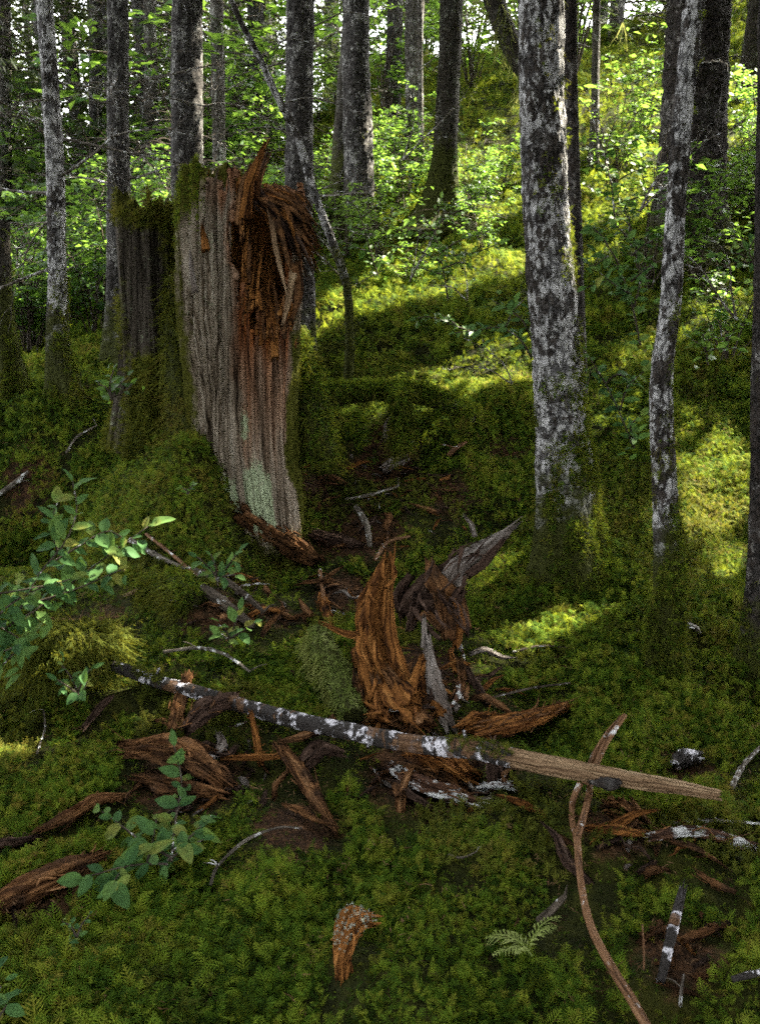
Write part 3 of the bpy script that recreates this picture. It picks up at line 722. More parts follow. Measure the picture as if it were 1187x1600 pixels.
# the two mossy trees on the right
tree('lichen_spruce', 'large pale tree with white lichen plates and mossy base right of centre', [(893, 955), (880, 760), (868, 560), (855, 380), (848, 200), (845, -20)], 3.72,
     (92, 86, 76, 68, 70, 74), 'bark_pale', 120, 560, .08, .42, 15, (6.5, 2.3, 900), 0, 11, mossn=4200, mossh=1.15)
tree('slender_lichen_tree', 'slender leaning lichen-spotted tree with shaggy moss collar, right of the large pale tree', [(1042, 1055), (1044, 900), (1036, 740), (1032, 600), (1046, 480), (1055, 330), (1066, 180), (1082, 20), (1090, -20)], 3.0,
     (44, 42, 36, 34, 32, 30, 30, 30, 30), 'bark_pale', 64, 460, .09, .3, 8, (5.2, 1.2, 250), 0, 12, mossn=1700, mossh=1.0)
tree('shaded_trunk', 'thin dark trunk close behind the large pale tree', [(903, 600), (898, 400), (893, 200), (888, -20)], 5.0, (26, 24, 23, 23), 'bark_dark', 48, 240, .08, .3, 12, (6, 1.8, 700), 0, 13)
tree('dark_spruce', 'massive dark furrowed trunk behind the slender leaning tree', [(1076, 400), (1080, 250), (1088, 100), (1094, -20)], 8.2, (118, 100, 94, 90), 'bark_dark', 72, 220, .08, .35, 17, (6.5, 3.0, 1500), 6, 14, mossn=350, mossh=1.0)
tree('edge_trunk', 'black shaded trunk cut by the right edge', [(1190, 1085), (1192, 800), (1196, 400), (1200, 100), (1203, -30)], 3.0, (50, 40, 36, 34, 34), 'bark_dark', 40, 240, .08, .4, 9, (5, 1.6, 500), 0, 15, mossn=400, mossh=.9)
# the row behind the stump, left to right
tree('broken_snag', 'short broken snag with curved mossy foot at the left edge', [(32, 650), (14, 560), (4, 450), (2, 345)], 5.6, (46, 34, 28, 26), 'bark_mossy', 40, 160, .1, .5, 0, None, 0, 21, 'snag', mossn=700, mossh=.6)
tree('pale_spruce', 'thin pale scaly trunk near the left edge with mossy curved foot', [(112, 655), (94, 560), (91, 420), (86, 250), (78, 120), (68, -20)], 5.5, (40, 34, 29, 27, 25, 25), 'bark_pale', 56, 300, .08, .6, 11, (5.5, 1.6, 500), 14, 22, mossn=1100, mossh=.6)
tree('grey_spruce', 'dark grey trunk second of the row, between pale thin trunk and stump', [(188, 580), (187, 400), (185, 200), (184, -20)], 6.3, (42, 38, 34, 32), 'bark_grey', 56, 300, .08, .4, 13, (6, 2.2, 900), 18, 23, mossn=350, mossh=.4)
tree('lit_spruce', 'trunk with sunlit right edge rising behind the broken stump', [(295, 560), (293, 300), (292, 150), (293, -20)], 7.0, (56, 50, 47, 45), 'bark_grey', 64, 300, .08, .3, 15, (6.5, 2.6, 1100), 18, 24)
tree('stump_shadow_spruce', 'trunk rising directly behind the right side of the stump', [(468, 585), (468, 400), (468, 200), (467, -20)], 6.3, (46, 45, 45, 43), 'bark_grey', 64, 300, .08, .3, 14, (6.5, 2.4, 1000), 10, 25)
tree('leaning_twin_trunk', 'dark mossy trunk at the left of a close pair behind the stump', [(532, 310), (536, 200), (546, 60), (552, -20)], 9.4, (34, 28, 24, 22), 'bark_mossy', 40, 180, .08, .4, 11, (6, 1.6, 500), 3, 26)
tree('twin_spruce', 'straight grey trunk at the right of a close pair behind the stump', [(560, 325), (558, 200), (556, 90), (556, -20)], 9.2, (46, 44, 42, 42), 'bark_grey', 56, 220, .08, .35, 16, (6.5, 2.6, 1100), 4, 27, mossn=200, mossh=.6)
tree('flared_spruce', 'dark trunk with flared mossy roots on the bright hillside', [(684, 345), (694, 250), (701, 130), (706, -20)], 9.4, (60, 40, 36, 36), 'bark_mossy', 56, 240, .08, 1.1, 16, (6.8, 2.5, 1000), 2, 28, mossn=500, mossh=.7)
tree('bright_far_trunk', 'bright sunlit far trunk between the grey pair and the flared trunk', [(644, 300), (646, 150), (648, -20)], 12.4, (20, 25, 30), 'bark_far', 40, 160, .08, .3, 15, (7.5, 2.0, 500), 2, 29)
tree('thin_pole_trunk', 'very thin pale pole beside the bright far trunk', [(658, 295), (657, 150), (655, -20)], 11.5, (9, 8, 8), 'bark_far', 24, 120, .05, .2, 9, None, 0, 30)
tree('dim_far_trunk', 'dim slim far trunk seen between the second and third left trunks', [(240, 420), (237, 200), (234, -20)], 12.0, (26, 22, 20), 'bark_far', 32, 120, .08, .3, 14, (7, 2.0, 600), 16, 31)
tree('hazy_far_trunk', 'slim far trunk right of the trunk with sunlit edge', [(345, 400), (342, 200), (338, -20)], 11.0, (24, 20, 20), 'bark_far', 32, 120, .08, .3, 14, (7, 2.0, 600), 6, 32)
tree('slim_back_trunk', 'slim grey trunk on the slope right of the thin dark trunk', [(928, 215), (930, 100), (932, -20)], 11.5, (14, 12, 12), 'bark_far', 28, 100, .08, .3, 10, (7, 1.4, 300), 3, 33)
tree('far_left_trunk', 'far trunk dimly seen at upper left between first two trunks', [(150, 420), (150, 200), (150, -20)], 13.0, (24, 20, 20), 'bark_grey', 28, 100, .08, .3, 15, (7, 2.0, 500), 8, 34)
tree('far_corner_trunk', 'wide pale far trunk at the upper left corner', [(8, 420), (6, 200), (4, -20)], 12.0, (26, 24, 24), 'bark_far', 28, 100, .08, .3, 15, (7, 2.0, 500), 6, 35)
tree('far_centre_trunk', 'dark far trunk left of the bright sunlit far trunk', [(612, 230), (614, 120), (617, -20)], 14.0, (26, 24, 24), 'bark_grey', 28, 100, .08, .3, 15, (7.5, 2.0, 500), 3, 36)

# unseen trees placed right of and behind the viewer so their crowns shade the foreground
r = np.random.default_rng(41)
SHADE = [(4.6, 3.0, 15), (5.6, 6.2, 16), (7.2, 4.6, 17), (8.8, 7.6, 17), (10.5, 5.5, 18), (4.3, 9.0, 15), (6.9, 10.5, 17), (11.8, 9.0, 18), (3.9, .2, 15), (6.4, 1.0, 17), (9.2, 1.8, 18), (5.3, 13.4, 15), (9.6, 13.0, 17), (13.0, 2.6, 19), (7.6, 2.4, 17), (11.2, 3.9, 18), (5.9, -1.2, 16), (8.2, -.6, 17)]
for k, (x, y, hh) in enumerate(SHADE):
    gz = float(ground_height(x, y)); C = np.array([[x, y, gz - .2], [x + .1, y, gz + hh * .5], [x + r.uniform(-.3, .3), y + r.uniform(-.3, .3), gz + hh]])
    root = thing('shade_tree', 'unseen spruce beyond the right edge, placed to shade the foreground', 'tree', (x, y, gz), 'unseen shade spruces beyond the right edge')
    V, F, U = trunk_arrays(C, np.array([.2, .14, .03]), 20, 60, .08, .4, 60 + k); obj('trunk', mesh('trunk', V, F, 'bark_dark', U), root)
    P, D, sz = crown_sprays(spline(C, 60), gz + 3.6, gz + hh, 2.6, 2500, .62, 70 + k); Vc, Fc = sprays(P, D, sz, k); obj('crown', mesh('crown', Vc, Fc, 'needle', smooth=False), root)


# boughs added on sun rays to shade foreground spots the crowns left lit
from mathutils.bvhtree import BVHTree
bv, bf = [], []; off = 0
for o in list(COL.objects):
    if o.type == 'MESH' and o.name.startswith('crown'):
        n_ = len(o.data.vertices); co = np.empty(n_ * 3, np.float32); o.data.vertices.foreach_get('co', co); bv.append(co.reshape(-1, 3)); fi = np.empty(len(o.data.loops), np.int32); o.data.loops.foreach_get('vertex_index', fi); bf.append(fi.reshape(-1, 4) + off); off += n_
bvh = BVHTree.FromPolygons(np.concatenate(bv).tolist(), np.concatenate(bf).tolist())
gx_, gy_ = np.meshgrid(np.arange(-3.6, 4.2, .13), np.arange(.6, 7.2, .13)); r = np.random.default_rng(4242); px_ = gx_.ravel() + r.uniform(-.05, .05, gx_.size); py_ = gy_.ravel() + r.uniform(-.05, .05, gx_.size)
pp = np.stack([px_, py_, ground_height(px_, py_) + .05], -1)
open_ = np.zeros(len(pp), bool)
for p_, r_ in zip(GP, GR):
    d_ = pp - p_; t_ = d_ @ SUN; open_ |= ((d_ - t_[:, None] * SUN) ** 2).sum(1) < (r_ + .17) ** 2
fl_ = fbm(pp[:, 0] * 2.2, pp[:, 1] * 2.2, 8, 3, 717); open_ |= (pp[:, 1] > 5.0) & (fl_ > .10); open_ |= (pp[:, 0] > .9) & (pp[:, 1] > 3.0) & (fl_ > .36)
pp = pp[~open_]; pp = pp[r.permutation(len(pp))]; sv = Vector(SUN); add = {}; done = np.zeros((0, 3))
roots = [(o, np.array(o.location)) for o in COL.objects if o.type == 'EMPTY' and o.name.startswith('shade_tree')]
for p in pp:
    if len(done) and (((done - p) - ((done - p) @ SUN)[:, None] * SUN) ** 2).sum(1).min() < .14 ** 2: continue
    if bvh.ray_cast(Vector(p) + sv * .8, sv, 60)[0] is not None: continue
    best = None
    for o, l in roots:
        for t in np.arange(6, 20, .5):
            q = p + SUN * t; hh = q[2] - l[2]
            if 4.5 < hh < 15:
                d_ = math.hypot(q[0] - l[0], q[1] - l[1]) + r.uniform(0, .4)
                if best is None or d_ < best[0]: best = (d_, o, q, l)
    if best is None: continue
    add.setdefault(best[1].name, []).append((best[2], best[2] - [best[3][0], best[3][1], best[2][2] + .2])); done = np.vstack([done, best[2]])
for k_, (nm_, L_) in enumerate(add.items()):
    D = np.array([d for _, d in L_]) + 1e-3; D /= np.linalg.norm(D, axis=1)[:, None]; P = np.array([q for q, _ in L_]) - D * .3
    Vc, Fc = sprays(P, D, np.full(len(P), .8), 300 + k_); obj('crown_boughs', mesh('crown_boughs', Vc, Fc, 'needle', smooth=False), bpy.data.objects[nm_])
print('boughs added', len(done))

# ------------------------------------------------------------------ the broken stump
def zat(py, Y): return at(600, py, Y)[2]
SROW = [(225, 288, 474), (270, 288, 474), (400, 284, 474), (500, 288, 468), (600, 298, 466), (700, 304, 466), (780, 320, 472), (850, 340, 480), (900, 344, 484)]
_sz = np.array([zat(a, 4.32) for a, _, _ in SROW])[::-1]
_sl = np.array([at(b, a, 4.5)[0] for a, b, c in SROW])[::-1]; _sr = np.array([at(c, a, 4.5)[0] for a, b, c in SROW])[::-1]
def stump_axis(z): 
    l, r_ = np.interp(z, _sz, _sl), np.interp(z, _sz, _sr)
    return (l + r_) / 2, 4.56 - .10 * ss(.7, .0, z), (r_ - l) / 2
def stump_point(th, z, k=1.0):
    cx, cy, R = stump_axis(z)
    return np.stack([cx + R * k * np.sin(th), cy - R * k * np.cos(th), z + 0 * th], -1)
def flutes(th, z):
    w_ = th + .10 * vn(z * 1.3, th * .8, 3, 201) + .03 * vn(z * 5, th * 3, 9, 202)
    a = np.abs(vn(w_ * 3.1 + 4, z * .28, 1.0, 203)); b = np.abs(vn(w_ * 8.5, z * .5, 2.0, 204)); c = vn(w_ * 24, z * .9, 3.0, 205); d = vn(w_ * 60, z * 2.2, 4.0, 206)
    left = ss(.1, -.7, th)
    v1 = np.abs(vn(w_ * 4.2 + 2, z * .30, 5.0, 211)); v2 = np.abs(vn(w_ * 9.5, z * .55, 6.0, 212)); v3 = np.abs(vn(w_ * 21, z * 1.0, 7.0, 213))
    cr = -.10 * np.exp(-(v1 / .06) ** 2) - .055 * np.exp(-(v2 / .09) ** 2) - .028 * np.exp(-(v3 / .15) ** 2)
    cr = cr + .042 * ss(-.04, .04, vn(w_ * 7.5, z * 1.0 + .3 * vn(w_ * 20, 0, 0, 221), 8, 214)) + .03 * ss(-.04, .04, vn(w_ * 15, z * 1.7, 9, 215)) - .05 + .010 * vn(w_ * 30, z * 26, 0, 216)
    deep = -.16 * np.exp(-((w_ + .62) / .05) ** 2) - .12 * np.exp(-((w_ + .33) / .035) ** 2) - .16 * np.exp(-((w_ + .95) / .06) ** 2) - .09 * np.exp(-((w_ - .02) / .025) ** 2)
    return (.22 * (a - .40) + .12 * (b - .32)) * (.5 + .5 * left) + .02 * c + .016 * d + cr * (.6 + .4 * left) + deep
stump = thing('broken_stump', 'tall grey weathered broken stump with hollow orange rotten heart and jagged top', 'stump', (-.69, 4.5, .1))
NT, NZ = 400, 210
th = np.linspace(-np.pi, np.pi, NT, endpoint=False); zf = np.linspace(0, 1, NZ)
topz = zat(292, 4.32) + .05 * vn(th * 3, 0, 0, 301) + .07 * vn(th * 9, 0, 0, 302) + .05 * np.abs(vn(th * 26, 0, 0, 303)) - .10 * ss(.35, .9, th) + .04 * ss(-.1, -.6, th)
TH, ZF = np.meshgrid(th, zf); ZZ = -.12 + (topz[None, :] + .12) * ZF
k = 1 + flutes(TH, ZZ) + .05 * ss(.5, 0, ZZ) * vn(TH * 2.5, ZZ * 2, 0, 207)
V = stump_point(TH.ravel(), ZZ.ravel(), k.ravel())
F = grid_faces(NZ, NT)
hl = -.05 + .10 * vn(zf * 9, 0, 0, 311) + .06 * vn(zf * 30, 0, 0, 312); zb = zat(505, 4.3)
jag = .10 * vn(TH * 7, 0, 5, 313) + .09 * vn(TH * 22, 0, 2, 314)
pull = .26 * ss(.45, .1, TH)         # the opening is shallower at its left side
hole = (TH > hl[:, None]) & (TH < .98 + .08 * vn(ZZ * 8, 3, 0, 315)) & (ZZ > zb - .06 + jag + pull * .45)
fh = hole.ravel()[F].all(1)
# distance-like attributes
e = np.minimum(TH - hl[:, None], 1.05 - TH)
rot = ss(-.10, .10, e) * ss(zb - .95, zb - .05, ZZ + .18 * vn(TH * 12, ZZ * 1.2, 3, 320)) * (.5 + .7 * np.abs(vn(TH * 9, ZZ * .6, 4, 321)) + .4 * ss(zb - .3, zb, ZZ))
rot = np.maximum(rot, ss(topz[None, :] - .12, topz[None, :], ZZ + .06 * vn(TH * 14, 0, 4, 322)) * ss(-.75, -.2, TH) * .8)
rot = np.maximum(rot, .5 * ss(.45, .65, TH) * ss(1.05, .8, TH) * ss(.5, .8, ZZ))
li = ss(.60, .40, ZZ + .08 * vn(TH * 4, 2, 2, 330)) * ss(-.75, -.45, TH) * ss(.62, .50, TH) * ss(.1, .2, ZZ) * (np.abs(TH + .06) > .055)
li = np.maximum(li, gauss(TH, ZZ, .10, zat(665, 4.3), .10, .10) * 1.0)
li = np.maximum(li, .20 * ss(0.1, -.2, TH) * ss(zb - .4, zb + .1, ZZ) + .08 * (TH < .6))
mo = np.maximum(ss(.85, 1.15, TH + .15 * vn(ZZ * 4, TH * 3, 0, 340)) * ss(1.5, .9, ZZ), ss(-.8, -1.3, TH) * .9)
mo = np.maximum(mo, .8 * ss(.62, .50, ZZ) * ss(-.35, -.7, TH))
mo = np.maximum(mo, ss(-.55, -.8, TH) * ss(topz[None, :] - .35, topz[None, :] - .1, ZZ))
mo = np.maximum(mo, .55 * ss(.25, .1, ZZ))
U = np.stack([TH * .31 + 3, ZZ], -1).reshape(-1, 2)
me = mesh('weathered_shell', V, [F[~fh]], 'wood_grey', U, {'rot': rot.ravel(), 'lichen': li.ravel(), 'mossy': mo.ravel()})
sh = obj('weathered_shell', me, stump); md = sh.modifiers.new('thickness', 'SOLIDIFY'); md.thickness = .03; md.offset = -1
SV, SN, SM, SL = V, mesh_normals(V, F), mo.ravel(), hole.ravel()
if (SN * (V - np.stack([*stump_axis(V[:, 2])[:2], V[:, 2]], -1))).sum() < 0: SN = -SN
# rotten heart: the inner wall and floor of the hollow
ni, nz_ = 220, 120
th2 = np.linspace(-np.pi, np.pi, ni, endpoint=False); T2, Z2 = np.meshgrid(th2, np.linspace(zb - .22, zat(300, 4.3), nz_))
k2 = .60 + .16 * np.abs(vn(T2 * 5, Z2 * .9, 0, 401)) + .10 * np.abs(vn(T2 * 14, Z2 * 1.6, 0, 402)) + .03 * vn(T2 * 40, Z2 * 4, 0, 403)
k2 = k2 - .25 * gauss(T2, Z2, 2.9, zb + .1, .35, .5)
k2 = k2 * (.25 + .75 * ss(zb - .22, zb - .02, Z2 - .12 * ss(.3, -.3, T2) + .05 * vn(T2 * 8, 0, 0, 404)))
Vi = stump_point(T2.ravel(), Z2.ravel(), k2.ravel())
Fi = grid_faces(nz_, ni)[:, ::-1]; Fi = Fi[~((T2 > -.45) & (T2 < 1.25) & (Z2 > zb - .03 + .05 * vn(T2 * 9, 0, 0, 405) + .10 * ss(.5, 0, T2))).ravel()[Fi].any(1)]
obj('rotten_heart', mesh('rotten_heart', Vi, [Fi], 'wood_rot', np.stack([(T2 % (2 * np.pi)) * .2, Z2], -1).reshape(-1, 2)), stump)
# torn splinters: upright ones on the rim, a hood of hanging ones over the hollow
r = np.random.default_rng(5)
def splinter(P, w0, mat, seed, jag=(.15, .9), t=.45):
    n = len(P); V, F, U = chunk(P, np.array([w0, w0 * .9, w0 * .7, w0 * .25]), np.array([w0 * t, w0 * t, w0 * t * .8, w0 * .15]), seed, 12, 16, jag, .3, (0, -1, .2), 4)
    return obj('splinter', mesh('splinter', V, F, mat, U), stump)
for i in range(56):
    u = r.uniform(0, 1); px = 318 + 88 * u + r.uniform(-6, 6); h = (r.uniform(20, 52) + 42 * math.exp(-((px - 398) / 9) ** 2))
    Y = 4.34 + r.uniform(0, .42); b = 318 - 12 * u + r.uniform(-5, 18); ln_ = r.uniform(-4, 10) + 14 * (px > 385) 
    splinter([at(px, b, Y), at(px + ln_ * .3, b - h * .45, Y), at(px + ln_, b - h, Y + r.uniform(-.04, .06))], r.uniform(.010, .034), r.choice(['wood_rot', 'wood_red', 'wood_grey' if u < .4 else 'wood_rot']), 500 + i)
splinter([at(384, 345, 4.27), at(388, 300, 4.27), at(398, 265, 4.28), at(411, 234, 4.3)], .062, 'wood_rot', 560)
splinter([at(374, 350, 4.27), at(376, 305, 4.28), at(386, 275, 4.3), at(392, 256, 4.3)], .05, 'wood_red', 561)
for i in range(120):
    u = i / 119; st = np.array([396 + 50 * r.uniform(0, 1) ** 1.1, 286 + r.uniform(0, 30) + 10 * u]); a = math.radians(r.uniform(8, 62)) * (1 - .2 * u) + .18
    L = r.uniform(45, 118); d = np.array([math.cos(a), math.sin(a)]); en = st + d * L + np.array([0, L * .16])
    en[0] = min(en[0], 488 + r.uniform(-6, 4)); en[1] = min(en[1], 428)
    Y0 = 4.30 + r.uniform(0, .2); mid = (st + en) / 2 + np.array([4, -7])
    splinter([at(*st, Y0 + .06), at(*mid, Y0 - .03), at(*en, Y0 + .02)], r.uniform(.010, .036), r.choice(['wood_red', 'wood_red', 'wood_dark', 'wood_rot']), 600 + i, (.1, .9), .5)
for i, (P, w0, mt) in enumerate((([(458, 425), (452, 460), (442, 505)], .04, 'wood_pale'), ([(434, 345), (448, 400), (461, 440)], .035, 'wood_red'), ([(462, 410), (466, 455), (458, 500)], .05, 'wood_red'), ([(424, 340), (436, 410), (449, 462)], .028, 'wood_pale'),
        ([(322, 392), (318, 372), (316, 352)], .04, 'wood_rot'), ([(306, 455), (300, 420), (298, 395)], .03, 'wood_silver'), ([(430, 560), (428, 520), (424, 478)], .04, 'wood_rot'))):
    splinter([at(x, y, 4.27 + .02 * (k_ == 1)) for k_, (x, y) in enumerate(P)], w0, mt, 700 + i, (.3, .5))
for i in range(64):
    px = r.uniform(378, 462); h = r.uniform(14, 62) * (1.3 - abs(px - 405) / 80); b = 518 + r.uniform(-34, 26) - 55 * ss(410, 385, px)
    splinter([at(px, b, 4.27 + .02 * abs(px - 400) / 60), at(px + r.uniform(-3, 3), b - h * .55, 4.29), at(px + r.uniform(-6, 8), b - h, 4.33)], r.uniform(.006, .020), r.choice(['wood_rot', 'wood_rot', 'wood_red']), 760 + i, (.2, .8))
for i in range(26):
    py = r.uniform(330, 480); px = 383 + 5 * math.sin(py * .05) + r.uniform(-3, 3)
    splinter([at(px, py + 30, 4.27), at(px + 1, py, 4.28), at(px + r.uniform(-1, 6), py - r.uniform(16, 34), 4.30)], r.uniform(.006, .016), r.choice(['wood_rot', 'wood_red']), 860 + i, (.2, .6))
# moss on the stump
wgt = np.clip(SM - .35, 0, 1) * (~SL)
i = r.choice(len(SV), 2600, p=wgt / wgt.sum())
scatter('moss', 'moss_small', SV[i], SN[i] + r.normal(0, .25, (2600, 3)) + [0, 0, -.1], r.uniform(.012, .034, 2600), stump, 1)
cap = np.stack([at(x, y, 4.5) for x, y in zip(r.uniform(268, 322, 500), r.uniform(282, 330, 500))]) 
wgt = ss(-.55, -.85, TH) * ss(topz[None, :] - .34, topz[None, :] - .10, ZZ) * ss(-1.7, -1.4, TH); wgt = wgt.ravel()
i = r.choice(len(SV), 900, p=wgt / wgt.sum())
scatter('moss_cap', 'moss_tuft', SV[i], SN[i] + [0, 0, .1] + r.normal(0, .2, (900, 3)), r.uniform(.012, .026, 900), stump, 2)

# the older mossy stump leaning against it
def simple_stump(name, label, pxl, Y, mat, seed, zt, fl=.18, moss=1800, seg=110, rows=120):
    P = np.array([at(a, b, Y) for a, b, c in pxl]); R = [c * .5 * pxm(p) for (a, b, c), p in zip(pxl, P)]
    def disp(th_, ln, r_):
        w_ = th_ + .1 * vn(ln * 2, th_, 0, seed)
        x, y = np.cos(w_), np.sin(w_)
        return fl * (np.abs(vn(x * 2.6, y * 2.6, ln * .5, seed)) * 2.2 - .5) + fl * .5 * (np.abs(vn(x * 7, y * 7, ln, seed + 1)) - .3) + .04 * vn(x * 20, y * 20, ln * 2.5, seed + 2)
    C = spline(P, rows); V, F, U = tube(P, R, seg, rows, (0, -1, 0), True, disp)
    tn = rows * seg; jagz = .10 * vn(np.arange(seg) * .35, 0, 0, seed + 7) + .06 * vn(np.arange(seg) * 1.1, 0, 0, seed + 8)
    VV = V[:tn].reshape(rows, seg, 3); VV[:, :, 2] += jagz[None] * np.linspace(0, 1, rows)[:, None] ** 4
    V[:tn] = VV.reshape(-1, 3); V[-1, 2] -= .08
    root = thing(name, label, 'stump', P[0])
    m = np.clip(.62 + .35 * ss(1.15, .8, V[:, 2]) + .7 * vn(V[:, 0] * 4, V[:, 1] * 4, V[:, 2] * 2.5, seed + 9) + .4 * ss(P[-1][2] - .15, P[-1][2], V[:, 2]), 0, 1)
    obj('trunk', mesh('trunk', V, F, mat, U, {'mossy': m, 'rot': 0 * m, 'lichen': .25 + 0 * m}), root)
    nr = mesh_normals(V, F[0]); cen = np.array([np.interp(V[:, 2], np.sort(C[:, 2]), C[np.argsort(C[:, 2]), j]) for j in (0, 1)]).T
    if ((V[:, :2] - cen) * nr[:, :2]).sum() < 0: nr = -nr
    wg = np.clip(m - .42, 0, 1) ** 1.5 * (nr[:, 1] < .5); rr_ = np.random.default_rng(seed); i = rr_.choice(len(V), moss, p=wg / wg.sum())
    scatter('moss', 'moss_small', V[i], nr[i] + rr_.normal(0, .3, (moss, 3)) + [0, 0, -.25], rr_.uniform(.025, .055, moss), root, seed)
    return root
simple_stump('mossy_stump', 'dark furrowed old stump draped in moss, left of the broken grey stump', [(250, 700, 165), (252, 590, 135), (244, 460, 112), (238, 328, 98)], 4.95, 'wood_old', 810, 1.7, .26, 4600)

# ------------------------------------------------------------------ mossy root bank behind the stump
def mossy_log(name, label, P, R, seed, n, cat='log', hang=.10, size=(.022, .046), key='moss_tuft'):
    root = thing(name, label, cat, P[0])
    V, F, U = tube(P, R, 40, 60, (0, 0, 1), True, lambda t, l, r_: .25 * vn(np.cos(t) * 1.6, np.sin(t) * 1.6, l * 4, seed) + .1 * vn(np.cos(t) * 5, np.sin(t) * 5, l * 12, seed + 1))
    obj('log', mesh('log', V, F, 'bark_mossy', U), root)
    nr = mesh_normals(V, F[0]); cc = spline(P, 60).repeat(40, 0); 
    if ((V[:2400] - cc) * nr[:2400]).sum() < 0: nr = -nr
    rr_ = np.random.default_rng(seed); wg = np.clip(nr[:2400, 2] + .75, 0, 1); i = rr_.choice(2400, n, p=wg / wg.sum())
    j = V[i] + rr_.normal(0, .012, (n, 3))
    a = rr_.uniform(0, 1, n) < hang
    scatter('hanging_moss', 'moss_strand', j[a], nr[i][a] * .6 + [0, 0, -.9] + rr_.normal(0, .2, (a.sum(), 3)), rr_.uniform(.06, .14, a.sum()), root, seed)
    scatter('moss', key, j[~a], nr[i][~a] + rr_.normal(0, .3, ((~a).sum(), 3)), rr_.uniform(*size, (~a).sum()), root, seed + 1)
    return root
mossy_log('mossy_root', 'thick mossy root bridging the bank right of the broken stump', [at(455, 610, 5.0), at(520, 618, 5.1), at(590, 612, 5.2), at(660, 618, 5.2), at(740, 650, 5.0)], [.045, .06, .05, .055, .04], 901, 2600)
mossy_log('mossy_root', 'stubby moss-hung root dropping from the bank like a pillar', [at(628, 612, 5.12), at(622, 650, 5.02), at(628, 705, 4.95)], [.06, .035, .04], 902, 700, hang=.3)
mossy_log('mossy_root', 'mossy root flare pressed against the stump\'s right flank', [at(500, 720, 4.55), at(488, 650, 4.6), at(478, 590, 4.7), at(466, 520, 4.75)], [.09, .08, .06, .03], 904, 1500, hang=.2)
mossy_log('mossy_root', 'dark mossy buttress filling the gap between the old mossy stump and the broken stump', [at(318, 735, 4.5), at(296, 640, 4.62), at(282, 540, 4.72), at(274, 430, 4.8)], [.15, .12, .08, .04], 905, 1500, hang=.3, key='moss_small')

# ------------------------------------------------------------------ wood on the ground
def W3(pts):
    out = []
    for p in pts:
        out.append(gpt(p[0], p[1], p[2] if len(p) > 2 else .02) if not (len(p) > 3) else at(p[0], p[1], p[3]))
    return np.array(out)

SLIV = []
def slivers(parent, P, wd, mat, seed, n, inv=None):
    r = np.random.default_rng(seed + 7); C = spline(P, 30); T, Nn, B = frames(C); L = np.linalg.norm(np.diff(C, axis=0), axis=1).sum(); mb = MB(); W = np.interp(np.linspace(0, 1, 30), np.linspace(0, 1, len(wd)), wd)
    for k_ in range(n):
        i = r.integers(0, 30); a = r.uniform(-.4, 3.5); o = C[i] + (math.cos(a) * B[i] * .5 + math.sin(a) * Nn[i] * .32) * W[i] * r.uniform(.8, 1.1)
        d = T[i] * r.choice([-1, 1], p=[.35, .65]) + r.normal(0, .28, 3); d /= np.linalg.norm(d); l = L * r.uniform(.08, .30) + .02; q = W.mean() * r.uniform(.05, .16)
        V, F, U = chunk([o - d * l * .4, o + r.normal(0, .08 * l, 3), o + d * l * .6 + r.normal(0, .12 * l, 3)], [q, q * .9, q * .25], [q * .5, q * .5, q * .15], seed * 13 + k_, 7, 8, (.3, .5), .25, (0, 0, 1), 3); mb.add(V, F, U)
    o = mb.build('slivers', mat, parent); o['kind'] = 'stuff'; return o

def wood(name, label, cat, pts, wpx, mat, tk=.6, seed=0, jag=(.3, .3), fib=.30, up=(0, 0, 1), seg=48, rows=56, group=None, freq=9, part='wood', pw=.75):
    P = W3(pts); s = np.mean([pxm(p) for p in P]); wd = np.array(wpx) * s
    V, F, U = chunk(P, wd, wd * tk, seed, seg, rows, jag, fib, up, freq, pw)
    keep_low(P, wd * .5)
    o = obj(name, mesh(name, V, F, mat, U))
    if mat not in ('bark_log',): slivers(o, P, wd, mat if r_sl.uniform() < .7 else 'wood_red', seed, 12 + int(np.mean(wpx) * .7))
    return tag(o, label, cat, group), P, V, F
r_sl = np.random.default_rng(1)

